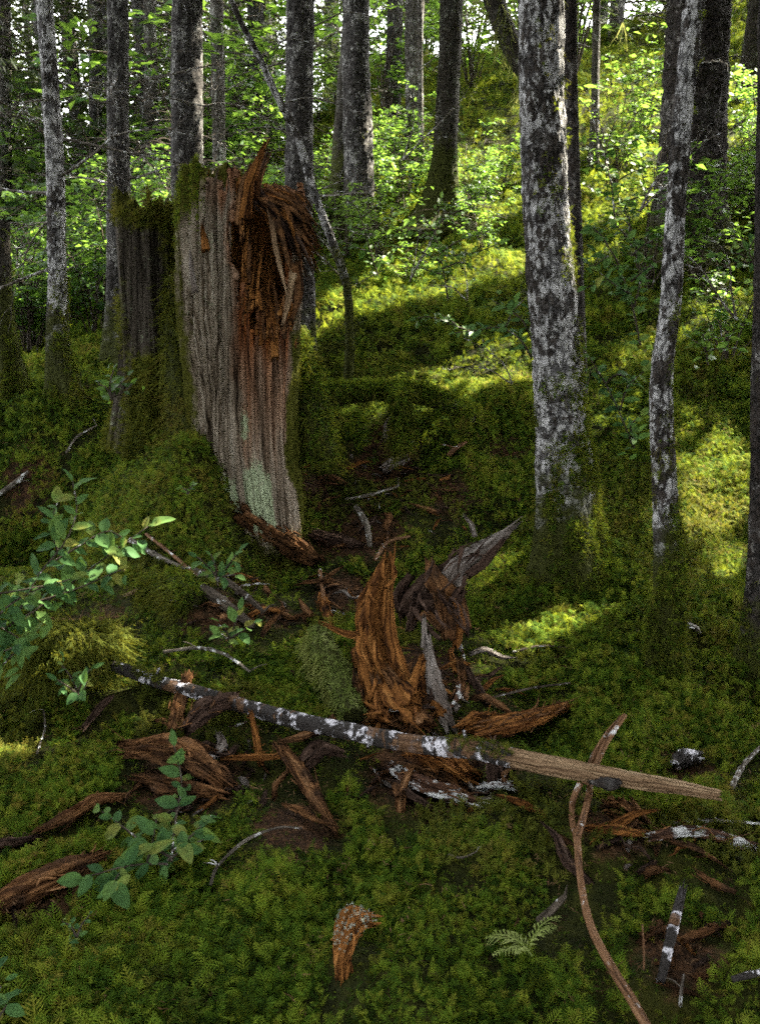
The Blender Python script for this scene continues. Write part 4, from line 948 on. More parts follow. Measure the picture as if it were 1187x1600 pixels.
# orange slab: thing made of strips
slab = thing('rotten_slab', 'large curved upright slab of bright orange rotten wood at the centre', 'rotten wood', gpt(610, 1110))
def strip(parent, name, pts, wpx, mat, tk=.5, seed=0, jag=(.3, .5), fib=.32, up=(0, -1, .4), seg=40, rows=50, freq=9):
    P = np.array([atg(a, b, c) for a, b, c in pts]); s = np.mean([pxm(p) for p in P]); wd = np.array(wpx) * s
    keep_low(P, wd * .5); V, F, U = chunk(P, wd, wd * tk, seed, seg, rows, jag, fib, up, freq); return obj(name, mesh(name, V, F, mat, U), parent)
strip(slab, 'slab', [(625, 1120, 2.72), (598, 1060, 2.80), (582, 1000, 2.90), (582, 945, 2.98), (602, 880, 3.05)], [84, 62, 48, 42, 20], 'wood_rot', .5, 1001, (.25, .25), .3)
for i, (pts, wp, mt) in enumerate((([(645, 1130, 2.62), (625, 1060, 2.75), (610, 990, 2.85), (610, 900, 3.0)], [36, 30, 22, 8], 'wood_rot'), ([(590, 1130, 2.62), (575, 1070, 2.75), (566, 1010, 2.85)], [34, 28, 12], 'wood_rot'),
        ([(660, 1140, 2.6), (632, 1090, 2.68), (604, 1050, 2.74)], [46, 32, 14], 'wood_red'), ([(610, 1140, 2.6), (600, 1100, 2.68), (588, 1062, 2.75)], [40, 30, 14], 'wood_red'), ([(570, 990, 2.95), (574, 940, 3.0), (596, 886, 3.05)], [26, 24, 8], 'wood_rot'),
        ([(690, 1120, 2.62), (650, 1080, 2.72), (622, 1050, 2.76)], [20, 18, 8], 'wood_rot'), ([(575, 1130, 2.6), (560, 1090, 2.7), (556, 1060, 2.75)], [22, 20, 8], 'wood_red'), ([(640, 1095, 2.68), (648, 1060, 2.72), (656, 1030, 2.76)], [16, 14, 6], 'wood_rot'),
        ([(590, 1000, 2.9), (540, 990, 2.95), (505, 975, 3.0)], [14, 12, 6], 'wood_rot'))):
    strip(slab, 'strip', pts, wp, mt, .4, 1010 + i)
slivers(slab, np.array([atg(a, b, c) for a, b, c in ((640, 1135, 2.66), (600, 1070, 2.78), (582, 990, 2.88), (600, 890, 3.0))]), np.array([.24, .17, .12, .06]), 'wood_rot', 1030, 46)
rootw = thing('rotten_root', 'dark twisted rotten root fanning upward to the right, behind the orange slab', 'rotten wood', gpt(690, 980))
for i, (pts, wp, mt) in enumerate((([(700, 960, 3.15), (702, 915, 3.2), (722, 880, 3.25), (765, 850, 3.3), (797, 824, 3.3)], [30, 34, 30, 24, 8], 'wood_silver'), ([(632, 960, 3.2), (655, 925, 3.25), (690, 893, 3.3), (712, 876, 3.35)], [26, 30, 26, 10], 'wood_dark'),
        ([(722, 985, 3.05), (705, 945, 3.12), (680, 905, 3.2), (672, 880, 3.3)], [26, 36, 30, 12], 'wood_red'), ([(700, 1000, 3.0), (695, 960, 3.05), (688, 930, 3.1)], [22, 30, 22], 'wood_red'), ([(640, 985, 3.1), (650, 950, 3.15), (668, 920, 3.2)], [14, 20, 16], 'wood_dark'),
        ([(712, 1010, 3.0), (716, 970, 3.05), (706, 930, 3.12)], [10, 16, 14], 'wood_rot'), ([(730, 900, 3.2), (755, 880, 3.22), (785, 845, 3.25)], [14, 16, 6], 'wood_dark'), ([(735, 870, 3.3), (752, 852, 3.3), (764, 838, 3.3)], [5, 5, 3], 'wood_silver'),
        ([(645, 935, 3.1), (700, 945, 3.1), (718, 925, 3.12)], [22, 26, 14], 'wood_dark'), ([(640, 900, 3.3), (622, 930, 3.25), (628, 965, 3.2)], [16, 18, 10], 'wood_dark'), ([(690, 985, 3.02), (672, 960, 3.08), (655, 965, 3.1)], [12, 20, 12], 'wood_red'), ([(742, 838, 3.5), (736, 820, 3.5), (725, 806, 3.5)], [8, 7, 4], 'wood_silver'))):
    strip(rootw, 'root_strand', pts, wp, mt, .6, 1040 + i, (.2, .5), .25, (0, -.7, .7))
slivers(rootw, np.array([atg(a, b, c) for a, b, c in ((700, 985, 3.0), (680, 930, 3.1), (740, 860, 3.2))]), np.array([.16, .16, .08]), 'wood_dark', 1060, 40)
pl = thing('weathered_plank', 'silver grey upright splinter of wood leaning right of the orange slab', 'wood splinter', gpt(695, 1135))
strip(pl, 'plank', [(704, 1140, 2.6), (688, 1098, 2.68), (672, 1050, 2.76), (668, 1003, 2.8)], [14, 24, 24, 10], 'wood_silver', .5, 1070, (.3, .5), .35)
strip(pl, 'splinter', [(660, 1085, 2.72), (655, 1050, 2.76), (668, 1020, 2.8)], [14, 18, 10], 'wood_rot', .5, 1071)
strip(pl, 'splinter', [(664, 1010, 2.82), (662, 985, 2.85), (662, 966, 2.86)], [10, 8, 4], 'wood_silver', .5, 1072)
st2 = thing('split_stake', 'short dark split piece standing in moss right of the silver splinter', 'wood splinter', gpt(740, 1090))
strip(st2, 'stake', [(722, 1090, 2.85), (724, 1060, 2.9), (720, 1036, 2.92)], [16, 18, 10], 'wood_red', .5, 1075)
strip(st2, 'stake', [(762, 1100, 2.82), (742, 1070, 2.88), (728, 1042, 2.92)], [12, 16, 10], 'wood_dark', .5, 1076)
strip(st2, 'stake', [(730, 1068, 2.88), (760, 1058, 2.9), (780, 1044, 2.92)], [10, 12, 5], 'wood_dark', .5, 1077)

wood('rotten_log', 'dark charred-looking log end with orange rim lying at the stump foot', 'log', [(372, 818, .07), (408, 838, .06), (450, 862, .05), (492, 884, .03)], [36, 48, 42, 24], 'wood_red', .8, 1101, (.15, .4), .3)
wood('wood_slab', 'orange split slab lying behind the dark fallen branch', 'wood slab', [(732, 1162, .03), (790, 1150, .04), (845, 1132, .04), (890, 1112, .03)], [30, 36, 30, 14], 'wood_rot', .5, 1102, (.4, .4), .3)
wood('wood_slab', 'frayed orange splinters between orange slab and dark fallen branch', 'wood slab', [(720, 1150, .03), (745, 1138, .04), (770, 1130, .03)], [18, 22, 10], 'wood_rot', .6, 1103, (.6, .7), .4)
wood('rotten_log', 'brown rotten piece crusted with white lichen below the fallen branch', 'log', [(618, 1212, .03), (655, 1240, .04), (700, 1258, .04), (748, 1264, .02)], [20, 32, 30, 16], 'wood_lichen', .6, 1104, (.4, .5), .35)
wood('wood_slab', 'small white crusted splinter right of lichen-crusted rotten piece', 'wood slab', [(745, 1242, .02), (775, 1240, .03), (808, 1243, .02)], [12, 16, 8], 'wood_lichen', .6, 1105, (.4, .5), .3)
wood('rotten_block', 'shaggy orange-brown rotten block under the middle of the fallen branch', 'rotten wood', [(640, 1180, .02), (680, 1205, .05), (735, 1225, .02)], [30, 46, 30], 'wood_rot', .6, 1106, (.6, .6), .5, freq=14, seg=64)
wood('rotten_block', 'second crumbling orange fragment under the fallen branch, lower and left', 'rotten wood', [(650, 1205, .02), (690, 1222, .03), (728, 1238, .02)], [22, 34, 18], 'wood_red', .6, 1141, (.6, .6), .5, freq=14, seg=64)
wood('rotten_block', 'grey-brown splinter block beside shaggy orange block under fallen branch', 'rotten wood', [(772, 1186, .06), (770, 1215, .04), (775, 1235, .02)], [18, 24, 22], 'wood_dark', .7, 1107, (.3, .5), .35, up=(0, -1, .3))
wood('rotten_log', 'broad reddish rotten log with split side, lower left beneath the fallen branch', 'log', [(203, 1196, .06), (250, 1200, .07), (300, 1212, .06), (352, 1238, .03)], [26, 40, 38, 20], 'wood_red', .7, 1108, (.35, .5), .4, freq=13, seg=64)
wood('rotten_log', 'lower strip of split red-brown wood under the broad reddish log', 'log', [(215, 1228, .03), (270, 1240, .03), (345, 1250, .02)], [14, 26, 12], 'wood_red', .6, 1140, (.5, .6), .4, freq=12)
wood('rotten_log', 'dark brown rounded wood end above the broad reddish log', 'log', [(292, 1172, .08), (325, 1145, .09), (372, 1118, .06)], [20, 30, 26], 'wood_dark', .8, 1109, (.2, .4), .3)
wood('wood_slab', 'brown upright plank leaning just under the fallen branch at left', 'wood slab', [(274, 1150, .03), (285, 1122, .07), (298, 1094, .1)], [18, 22, 14], 'wood_red', .4, 1110, (.3, .3), .3, up=(0, -1, .3))
wood('rotten_log', 'reddish narrow log piece lying in moss at far left', 'log', [(64, 1312, .03), (105, 1290, .03), (150, 1265, .03), (192, 1254, .02)], [8, 24, 22, 12], 'wood_red', .7, 1111, (.5, .5), .3)
wood('rotten_log', 'brown log running off the left edge below the leafy sprig', 'log', [(-30, 1440, .02), (40, 1410, .03), (100, 1382, .03), (168, 1352, .03)], [26, 42, 40, 20], 'wood_red', .7, 1112, (.2, .5), .3)
wood('wood_slab', 'thin dark board in moss at the left edge above the brown log', 'wood slab', [(-20, 1332, .02), (20, 1326, .02), (62, 1316, .02)], [14, 18, 10], 'wood_dark', .5, 1113)
wood('wood_slab', 'brown split piece slanting down through moss below the fallen branch', 'wood slab', [(440, 1185, .04), (468, 1222, .04), (496, 1265, .03), (522, 1302, .02)], [16, 26, 26, 12], 'wood_red', .6, 1114, (.4, .5), .3)
wood('wood_slab', 'flat orange-brown sliver right of the broad reddish log', 'wood slab', [(355, 1206, .05), (400, 1204, .05), (446, 1198, .04)], [10, 14, 9], 'wood_rot', .5, 1115, (.5, .5), .3)
wood('wood_slab', 'short upright orange peg just under the fallen branch', 'wood slab', [(408, 1202, .02), (402, 1180, .06), (394, 1155, .1)], [9, 10, 7], 'wood_rot', .8, 1116, (.2, .3), .2, up=(0, -1, .2))
wood('wood_slab', 'fan of brown fibres under the branch left of centre', 'wood slab', [(478, 1205, .03), (500, 1192, .05), (528, 1188, .03)], [24, 30, 16], 'wood_dark', .5, 1117, (.8, .8), .45, freq=14)
o, P, V, F = wood('bark_piece', 'curled orange-brown bark piece standing in near moss, capped with pale lichen', 'bark piece', [(532, 1530, .0), (538, 1500, .045), (552, 1478, .075), (580, 1474, .07)], [16, 30, 42, 18], 'wood_rot', .7, 1118, (.2, .4), .3, up=(0, -1, .2))
rr_ = np.random.default_rng(3); a_ = np.array([gpt(x, 1500, .085) for x in np.linspace(524, 572, 12)]); q = V[V[:, 2] > np.quantile(V[:, 2], .62)]
cp_ = q[rr_.integers(0, len(q), 200)]; SRC['lichen_tuft'] = [bpy.data.objects.new('lichen_tuft', m_) for m_ in [mesh('lichen_tuft', *(lambda a: (a[0], a[1], 'lichen', a[2]))(tuft(70 + k, 5, 4, .5, .9).arrays()), smooth=False) for k in range(2)]]
oc = scatter('lichen', 'lichen_tuft', cp_, rr_.normal(0, .4, (200, 3)) + [0, -.3, 1], .008, o, 3)
wood('lichen_branch', 'grey-white lichen covered branch piece lying at lower right', 'branch', [(1014, 1322, .03), (1070, 1317, .035), (1125, 1323, .03), (1176, 1333, .02)], [12, 18, 18, 12], 'wood_lichen', .8, 1119, (.2, .3), .2)
wood('wood_slab', 'orange splinter lying just left of the lichen covered branch piece', 'wood slab', [(918, 1304, .02), (960, 1312, .03), (1008, 1314, .02)], [10, 18, 10], 'wood_rot', .6, 1120, (.5, .5), .3)
wood('lichen_branch', 'short black and white stick slanting upright near the lower right corner', 'branch', [(1030, 1545, .02), (1045, 1492, .06), (1060, 1436, .09)], [12, 16, 12], 'bark_log', .9, 1121, (.1, .2), .12)
wood('wood_slab', 'brown sliver in moss right of the black and white stick', 'wood slab', [(1065, 1480, .02), (1090, 1470, .02), (1115, 1462, .02)], [10, 14, 6], 'wood_red', .6, 1122)
wood('wood_slab', 'reddish sliver near the right edge below the lichen branch', 'wood slab', [(1090, 1375, .02), (1115, 1392, .02), (1145, 1404, .02)], [8, 14, 8], 'wood_red', .6, 1123)
wood('rotten_log', 'black mottled piece with white lichen spots under the pale broken branch tip', 'log', [(1050, 1205, .02), (1068, 1196, .03), (1092, 1190, .02)], [16, 28, 16], 'bark_log', .8, 1124, (.2, .3), .2)
wood('rotten_block', 'dark crumbly rotten wood patch below the pale branch tip', 'rotten wood', [(945, 1262, .0), (970, 1275, .02), (1000, 1280, .0)], [30, 44, 24], 'wood_red', .5, 1125, (.6, .6), .4, freq=14)
wood('rotten_block', 'red-brown block of wood lying on bare duff below the mossy root', 'rotten wood', [(598, 742, .03), (615, 732, .04), (636, 722, .03)], [16, 22, 16], 'wood_silver', .7, 1126, (.2, .3), .25)
wood('wood_slab', 'dark slab on the duff right of the dark log end', 'wood slab', [(490, 838, .02), (520, 850, .03), (560, 858, .02)], [22, 30, 16], 'wood_dark', .4, 1127, (.4, .5), .3)
wood('wood_slab', 'grey pointed splinter lying on duff above centre', 'wood slab', [(600, 695, .03), (606, 680, .05), (616, 660, .08)], [8, 12, 6], 'wood_silver', .6, 1128)
wood('wood_slab', 'brown torn splinter beside the bent mossy stub', 'wood slab', [(505, 935, .02), (508, 960, .03), (516, 985, .02)], [12, 16, 10], 'wood_rot', .6, 1129, (.5, .5), .35)
wood('wood_slab', 'orange sliver on the twig heap left of centre', 'wood slab', [(350, 905, .03), (378, 912, .04), (408, 920, .03)], [8, 12, 5], 'wood_rot', .6, 1130)
wood('wood_slab', 'pale pointed chip below the blueberry leaves at left', 'wood slab', [(200, 938, .03), (220, 932, .03), (240, 926, .03)], [6, 10, 4], 'wood_pale', .5, 1131)
wood('wood_slab', 'grey slim slab lying in the dark hollow at left', 'wood slab', [(132, 1150, .03), (152, 1128, .04), (176, 1104, .04)], [8, 13, 8], 'wood_dark', .6, 1132)

# bent mossy stub with hanging strands
P = np.array([atg(498, 985, 3.02, .12), atg(508, 1020, 2.92, .10), atg(528, 1065, 2.82, .08), atg(552, 1122, 2.68, .05)])
stub = thing('mossy_stub', 'bent stub wrapped in pale hanging moss strands left of the orange slab', 'mossy stub', gpt(552, 1120))
V, F, U = tube(P, [.040, .055, .052, .040], 36, 50, (0, -1, .4), True, lambda t, l, r_: .2 * vn(np.cos(t) * 2, np.sin(t) * 2, l * 9, 1201)); obj('wood', mesh('wood', V, F, 'bark_mossy', U), stub)
nr = mesh_normals(V, F[0]); nr = nr if ((V[:1800] - spline(P, 50).repeat(36, 0)) * nr[:1800]).sum() > 0 else -nr
rr_ = np.random.default_rng(12); i = rr_.choice(1800, 2600)
scatter('moss', 'moss_pale', V[i[:1500]], nr[i[:1500]] + rr_.normal(0, .25, (1500, 3)), rr_.uniform(.010, .020, 1500), stub, 1)
j = i[1500:]; j = j[(V[j][:, 0] < np.interp(V[j][:, 2], spline(P, 50)[::-1, 2], spline(P, 50)[::-1, 0]) + .02)]
scatter('moss_strands', 'beard_strand', V[j], nr[j] * .35 + [-.04, -.2, -1] + rr_.normal(0, .10, (len(j), 3)), rr_.uniform(.05, .10, len(j)), stub, 2)
# shaggy mossy knob at the left, near the buried end of the fallen branch
mossy_log('moss_hummock', 'shaggy knob of hanging moss at the left, over the dark hollow', [at(40, 1030, 2.75), at(80, 1025, 2.8), at(130, 1015, 2.85), at(180, 1010, 2.9)], [.05, .09, .09, .06], 1210, 1300, 'moss hummock', .6, (.025, .045), 'moss_small')
mossy_log('moss_hummock', 'rounded mossy knob with long hanging moss, below the leafy sprig at stump mound', [gpt(225, 935, .0), gpt(265, 925, .02), gpt(310, 945, .0)], [.05, .075, .05], 1211, 1100, 'moss hummock', .45, (.022, .042), 'moss_tuft')

# ------------------------------------------------------------------ fallen branch, forked stick, twigs
def line_px(pts, Y0, Y1):
    n = len(pts); x0, x1 = pts[0][0], pts[-1][0]
    out = []
    for a, b in pts:
        f = (a - x0) / (x1 - x0); Y = 1 / ((1 - f) / Y0 + f / Y1); out.append(at(a, b, Y))
    return np.array(out)
fb = [(60, 1012), (170, 1038), (240, 1063), (330, 1088), (440, 1120), (550, 1144), (650, 1163), (730, 1170), (800, 1184), (900, 1203), (1000, 1222), (1070, 1233), (1124, 1243)]
E0, E1 = gpt(60, 1012, .05), gpt(1124, 1243, .07)
y0_, y1_ = E0[1], E1[1]
for _ in range(30):
    FBP = line_px(fb, y0_, y1_); cl = spline(FBP, 80); cl = cl[:, 2] - ground_height(cl[:, 0], cl[:, 1])
    if np.quantile(cl, .15) > .05: break
    y0_ *= .993; y1_ *= .993
keep_low(FBP, .05)
fall = thing('fallen_branch', 'long fallen branch across the foreground, black bark with white lichen, bare pale broken end', 'fallen branch', FBP[5])
V, F, U = tube(FBP[:9], np.array([10, 11, 10.5, 12, 12, 13.5, 13, 14, 14]) * pxm(FBP[5]), 40, 260, (0, 0, 1), True, lambda t, l, r_: .10 * vn(np.cos(t) * 1.6, np.sin(t) * 1.6, l * 9, 1301) + .06 * vn(np.cos(t) * 6, np.sin(t) * 6, l * 26, 1302) + .14 * np.exp(-((np.mod(l, .27) - .13) / .02) ** 2) * vn(np.cos(t) * 2, np.sin(t) * 2, l * 3, 1303))
obj('bark_section', mesh('bark_section', V, F, 'bark_log', U), fall); FV, FF = V, F
V, F, U = chunk(FBP[7:], np.array([24, 31, 34, 31, 25, 18]) * pxm(FBP[10]), np.array([24, 28, 29, 26, 19, 14]) * pxm(FBP[10]), 1310, 48, 110, (.02, .035), .20, (0, 0, 1), 7, 1.0); obj('bare_wood', mesh('bare_wood', V, F, 'wood_pale', U), fall)
a = line_px([(958, 1212), (1010, 1219), (1070, 1228), (1124, 1236)], FBP[9][1] + .02, FBP[-1][1] + .02); V, F, U = chunk(a, np.array([16, 17, 14, 5]) * pxm(a[1]), np.array([10, 10, 8, 4]) * pxm(a[1]), 1311, 16, 40, (.1, .12), .2); obj('split_splinter', mesh('split_splinter', V, F, 'wood_pale', U), fall)
a = line_px([(918, 1212), (940, 1222), (964, 1224)], FBP[9][1] - .015, FBP[10][1] - .02); V, F, U = chunk(a, np.array([18, 26, 18]) * pxm(a[1]), np.array([16, 20, 14]) * pxm(a[1]), 1312, 22, 24, (.15, .15), .25); obj('bark_remnant', mesh('bark_remnant', V, F, 'bark_dark', U), fall)
for i_, dx, dy, dz_, rd in ((4, -.01, -.02, .035, .008), (2, .015, -.01, .05, .006), (6, .01, -.03, .03, .007), (7, -.02, .02, .045, .006), (5, .0, -.035, -.03, .006), (3, -.01, -.03, -.02, .007)):
    a = FBP[i_] + np.array([.03 * i_ % .05, 0, 0]); V, F, U = tube([a, a + np.array([dx, dy, dz_]) * .6, a + np.array([dx, dy, dz_]) * 1.1], [rd * 1.8, rd, rd * .8], 10, 8, (0, -1, .2), True, lambda t, l, r_: .2 * vn(np.cos(t) * 2, np.sin(t) * 2, l * 60, 1350)); obj('knot', mesh('knot', V, F, 'bark_log', U), fall)
rr_ = np.random.default_rng(22); up_ = FV[(FV[:, 2] > np.interp(FV[:, 0], FBP[:, 0], FBP[:, 2]) + .005)]
sel = up_[((np.abs(up_[:, 0] - FBP[2][0] + .02) < .06) | (np.abs(up_[:, 0] - FBP[7][0] - .03) < .09) | (up_[:, 0] < FBP[1][0]))]
i = rr_.integers(0, len(sel), 520); scatter('moss', 'moss_small', sel[i], rr_.normal(0, .4, (520, 3)) + [0, -.3, 1], rr_.uniform(.012, .022, 520), fall, 5)

fk = [(1022, 1625), (985, 1560), (948, 1500), (920, 1440), (906, 1370), (901, 1310)]
g0, g1 = gpt(1018, 1600, .04), gpt(901, 1310, .06); n = len(fk)
FP = np.array([atg(a, b, g0[1] + (g1[1] - g0[1]) * i / (n - 1), .10) for i, (a, b) in enumerate(fk)])
keep_low(FP, .02)
fork = thing('forked_stick', 'curved brown forked stick with white lichen bands, rising to the pale branch end', 'stick', FP[0])
dsp = lambda t, l, r_: .10 * vn(np.cos(t) * 2, np.sin(t) * 2, l * 30, 1401)
yl = np.interp(905, [p[0] for p in fb], FBP[:, 1])
for nm_, pts, rd in (('stem', FP, [.0105, .0105, .0098, .0088, .0084, .009]), ('fork', np.array([FP[-1], at(893, 1280, g1[1] + .04), at(895, 1250, g1[1] + .08), at(906, 1224, g1[1] + .11)]), [.0095, .0085, .008, .0085]),
                     ('fork', np.array([FP[-1], at(918, 1250, g1[1] + .09), at(925, 1210, yl + .05), at(946, 1162, yl + .13), at(976, 1117, yl + .2)]), [.0095, .009, .009, .009, .007]),
                     ('fork', np.array([at(912, 1225, yl + .07), at(922, 1192, yl + .10), at(944, 1152, yl + .16), at(970, 1120, yl + .22)]), [.008, .009, .008, .006])):
    V, F, U = tube(pts, rd, 14, 70, (0, -1, 0), True, dsp); obj(nm_, mesh(nm_, V, F, 'stick', U), fork)

TW = [('thin white arching twig in moss below centre left', [(330, 1398), (342, 1368), (385, 1328), (435, 1308), (472, 1308)], 4.5, 'twig', .03), ('pale peeling twig arching over the fallen branch at left', [(258, 1052), (310, 1046), (352, 1056), (392, 1084)], 5, 'twig', .09),
      ('crusty white twig bending up at the right edge', [(1140, 1248), (1160, 1210), (1195, 1175)], 8, 'twig', .04), ('thin pale twig lying toward the right edge above the lichen branch', [(1050, 1296), (1110, 1292), (1195, 1297)], 5, 'twig', .02),
      ('white twig lying on duff right of the stump foot', [(540, 788), (575, 782), (622, 768)], 4.5, 'twig', .03), ('pale crooked stick on the duff above the dark slab', [(556, 800), (572, 828), (578, 862)], 9, 'twig', .03),
      ('pale twig poking from the dark hollow at left edge', [(0, 780), (22, 765), (46, 744)], 7, 'twig', .03), ('fine white twig curling on the mound left of the stump', [(104, 716), (122, 690), (152, 672)], 3.5, 'twig', .03),
      ('white spotted twig leaving the blueberry leaves at left', [(205, 858), (240, 880), (292, 905)], 7, 'twig', .05), ('thin orange twig crossing the twig heap left of centre', [(230, 850), (268, 880), (312, 918)], 5, 'stick', .05),
      ('dark curved stick in the twig heap left of centre', [(305, 905), (350, 920), (385, 945), (412, 970)], 11, 'twig_dark', .04), ('stout dark stick at the bottom of the twig heap', [(318, 930), (352, 955), (396, 990)], 17, 'twig_dark', .03),
      ('black twig standing in near moss right of the bark piece', [(838, 1470), (860, 1452), (880, 1432)], 11, 'twig_dark', .06), ('fine twig in moss just left of the leaning plank', [(60, 1190), (72, 1150), (70, 1120)], 3, 'twig', .03),
      ('slim orange twig lying along the shaggy knob at left', [(65, 1014), (130, 1016), (192, 1010)], 4, 'stick', .14), ('long bare twig rising from duff beside the mossy stub', [(500, 900), (504, 930), (510, 965)], 6, 'stick', .03),
      ('brown bent twig on the duff near the orange slab top', [(585, 890), (605, 862), (640, 852)], 6, 'stick', .05), ('fine dark twig lying on the right hand moss', [(800, 1030), (840, 1020), (880, 1022)], 4, 'twig_dark', .03),
      ('fine pale twig lying on the moss below the large pale tree', [(770, 1105), (830, 1090), (890, 1082)], 3.5, 'twig_dark', .04), ('short white stub of twig near the slender tree base', [(1070, 985), (1085, 992), (1092, 1000)], 8, 'twig', .03),
      ('pale stick poking up behind the duff below the mossy root', [(700, 720), (712, 708), (728, 698)], 7, 'stick', .03), ('thin twig with white crust near the lower right corner', [(1060, 1590), (1062, 1560), (1066, 1540)], 5, 'twig', .03),
      ('crusted dark stick at the right edge near the bottom', [(1140, 1548), (1170, 1540), (1200, 1532)], 10, 'bark_log', .03), ('thin straw-coloured twig standing in near moss, lower right', [(1000, 1560), (1000, 1520), (998, 1490)], 3, 'stick', .08),
      ('leaning pale sapling stub below the far tree bases', [(700, 1345), (720, 1350), (742, 1342)], 3, 'twig', .02)]
for k_, (lb, pts, wp, mt, lf) in enumerate(TW):
    P = np.array([gpt(a, b, lf) for a, b in pts]); s = pxm(P[0])
    V, F, U = tube(P, np.array([wp * .5, wp * .55, wp * .35]) * s, 10, 40, (0, 0, 1), True, lambda t, l, r_: .25 * vn(np.cos(t) * 2, np.sin(t) * 2, l * 25, 1500 + k_))
    keep_low(P, .01); mb = MB(); mb.add(V, F, U); rr_ = np.random.default_rng(1500 + k_)
    for q_ in range(2 if len(pts) > 3 else 1):
        i_ = rr_.integers(1, len(P)); d = np.array([rr_.uniform(-1, 1), rr_.uniform(-.6, .6), rr_.uniform(.1, .7)]); mb.add(*tube([P[i_], P[i_] + d * s * 14, P[i_] + d * s * 28 + [0, 0, -.01]], np.array([wp * .25, wp * .18, .4]) * s, 6, 10))
    tag(mb.build('twig', mt), lb, 'twig')

# leaning dead stem right of the stump
Q = [(545, 592), (546, 520), (542, 450), (522, 385), (490, 300), (466, 215), (440, 165), (405, 90), (370, 20), (350, -30)]
Ys = np.linspace(5.6, 5.0, len(Q)); Pl = np.array([at(a, b, y) for (a, b), y in zip(Q, Ys)]); sp = pxm(Pl[3])
lean = thing('leaning_dead_stem', 'thin leaning dead stem bending over behind the broken stump', 'dead stem', Pl[0])
V, F, U = tube(Pl, np.array([8, 7.5, 7, 7, 6.5, 6, 5.5, 5, 4, 3.5]) * sp, 18, 240, (0, -1, 0), True, lambda t, l, r_: .2 * vn(np.cos(t) * 2, np.sin(t) * 2, l * 18, 1601)); obj('stem', mesh('stem', V, F, 'bark_pale', U), lean)
for k_, (i_, s_, az) in enumerate(((3, .3, -.2), (4, .35, .5), (5, .45, 2.6), (6, .5, .2), (7, .5, 2.9), (7, .4, .5), (8, .5, 3.3), (2, .3, .8))):
    b = obj('dead_branch', TWIG[k_ % 6], lean); b.location = Pl[i_]; b.rotation_euler = (0, -.2, az); b.scale = (s_,) * 3
i = rng.integers(0, 18 * 90, 260); scatter('moss', 'moss_small', V[i], rng.normal(0, .5, (260, 3)) + [0, 0, -.3], rng.uniform(.012, .03, 260), lean, 4)

# ------------------------------------------------------------------ leaves and shrubs
def leaf_mesh(seed, nseg=6, wid=.52, mat='leaf_fg'):
    r = np.random.default_rng(seed); s = np.linspace(0, 1, nseg + 1); hw = wid * .5 * np.sin(np.pi * s ** .85) ** .8; hw[0] = .02; hw[-1] = .004
    cur = -.22 * s ** 2 * r.uniform(.4, 1.6); V = []
    for k_ in range(nseg + 1):
        for y in (-1, -.5, 0, .5, 1): V.append((s[k_], y * hw[k_], cur[k_] + abs(y) * hw[k_] * r.uniform(.2, .4) + .025 * math.sin(k_ * 2.3 + y * 2 + seed)))
    return mesh('leaf', V, [grid_faces(nseg + 1, 5, False)], mat)
LEAF = [leaf_mesh(k_, 6, .40 + .05 * (k_ % 5)) for k_ in range(8)]
LEAFB = [leaf_mesh(20 + k_, 4, .46 + .03 * (k_ % 4), 'leaf_bg') for k_ in range(4)]

def place_leaf(parent, p, axis, nrm, size, r, lib):
    x = axis / np.linalg.norm(axis); z = nrm - x * np.dot(nrm, x); z /= np.linalg.norm(z) + 1e-9; y = np.cross(z, x)
    o = obj('leaf', lib[r.integers(0, len(lib))], parent)
    o.matrix_basis = Matrix(((x[0] * size, y[0] * size, z[0] * size, p[0]), (x[1] * size, y[1] * size, z[1] * size, p[1]), (x[2] * size, y[2] * size, z[2] * size, p[2]), (0, 0, 0, 1)))
    return o

def sprig(name, label, twigs, leaf_px, seed, cat='shrub', lib=LEAF, dens=1.0, mat='twig_dark', spread=.0, rpx=2.0, stray=0):
    """twigs: lists of (px, py, Y); leaves set alternately along each, every leaf an object."""
    r = np.random.default_rng(seed); base = at(*twigs[0][0]); root = thing(name, label, cat, base)
    for tw in twigs:
        P = np.array([atg(*q, clear=.07) for q in tw]); s = pxm(P[-1]); C = spline(P, 40)
        V, F, U = tube(P, np.linspace(rpx, rpx * .5, len(P)) * s, 6, 24, (0, -1, 0)); obj('stem', mesh('stem', V, F, mat, U), root)
        L = np.linalg.norm(np.diff(C, axis=0), axis=1).sum(); n = max(3, int(L / (leaf_px * s * .42) * dens)); T = frames(C)[0]
        for k_ in range(n + 1):
            i_ = min(39, int(39 * (k_ + r.uniform(.2, .8)) / (n + .5))) if k_ < n else 39
            side = np.cross(T[i_], [0, -.5, 1]); side /= np.linalg.norm(side); sg = 1 if k_ % 2 else -1
            ax = T[i_] * (.55 if k_ < n else 1.4) + side * sg * (.9 if k_ < n else .1) + r.normal(0, .28, 3) + [0, -.15, -.1]
            nm = np.array([0, -.55, .85]) + r.normal(0, .30, 3)
            place_leaf(root, C[i_] + r.normal(0, .004, 3), ax, nm, leaf_px * s * r.uniform(.62, 1.12) * (.8 + .2 * math.sin(k_)), r, lib)
            if r.uniform() < .35: place_leaf(root, C[i_] + r.normal(0, leaf_px * s * .4, 3), r.normal(0, .6, 3) + ax * .6, nm + r.normal(0, .25, 3), leaf_px * s * r.uniform(.5, .9), r, lib)
    return root
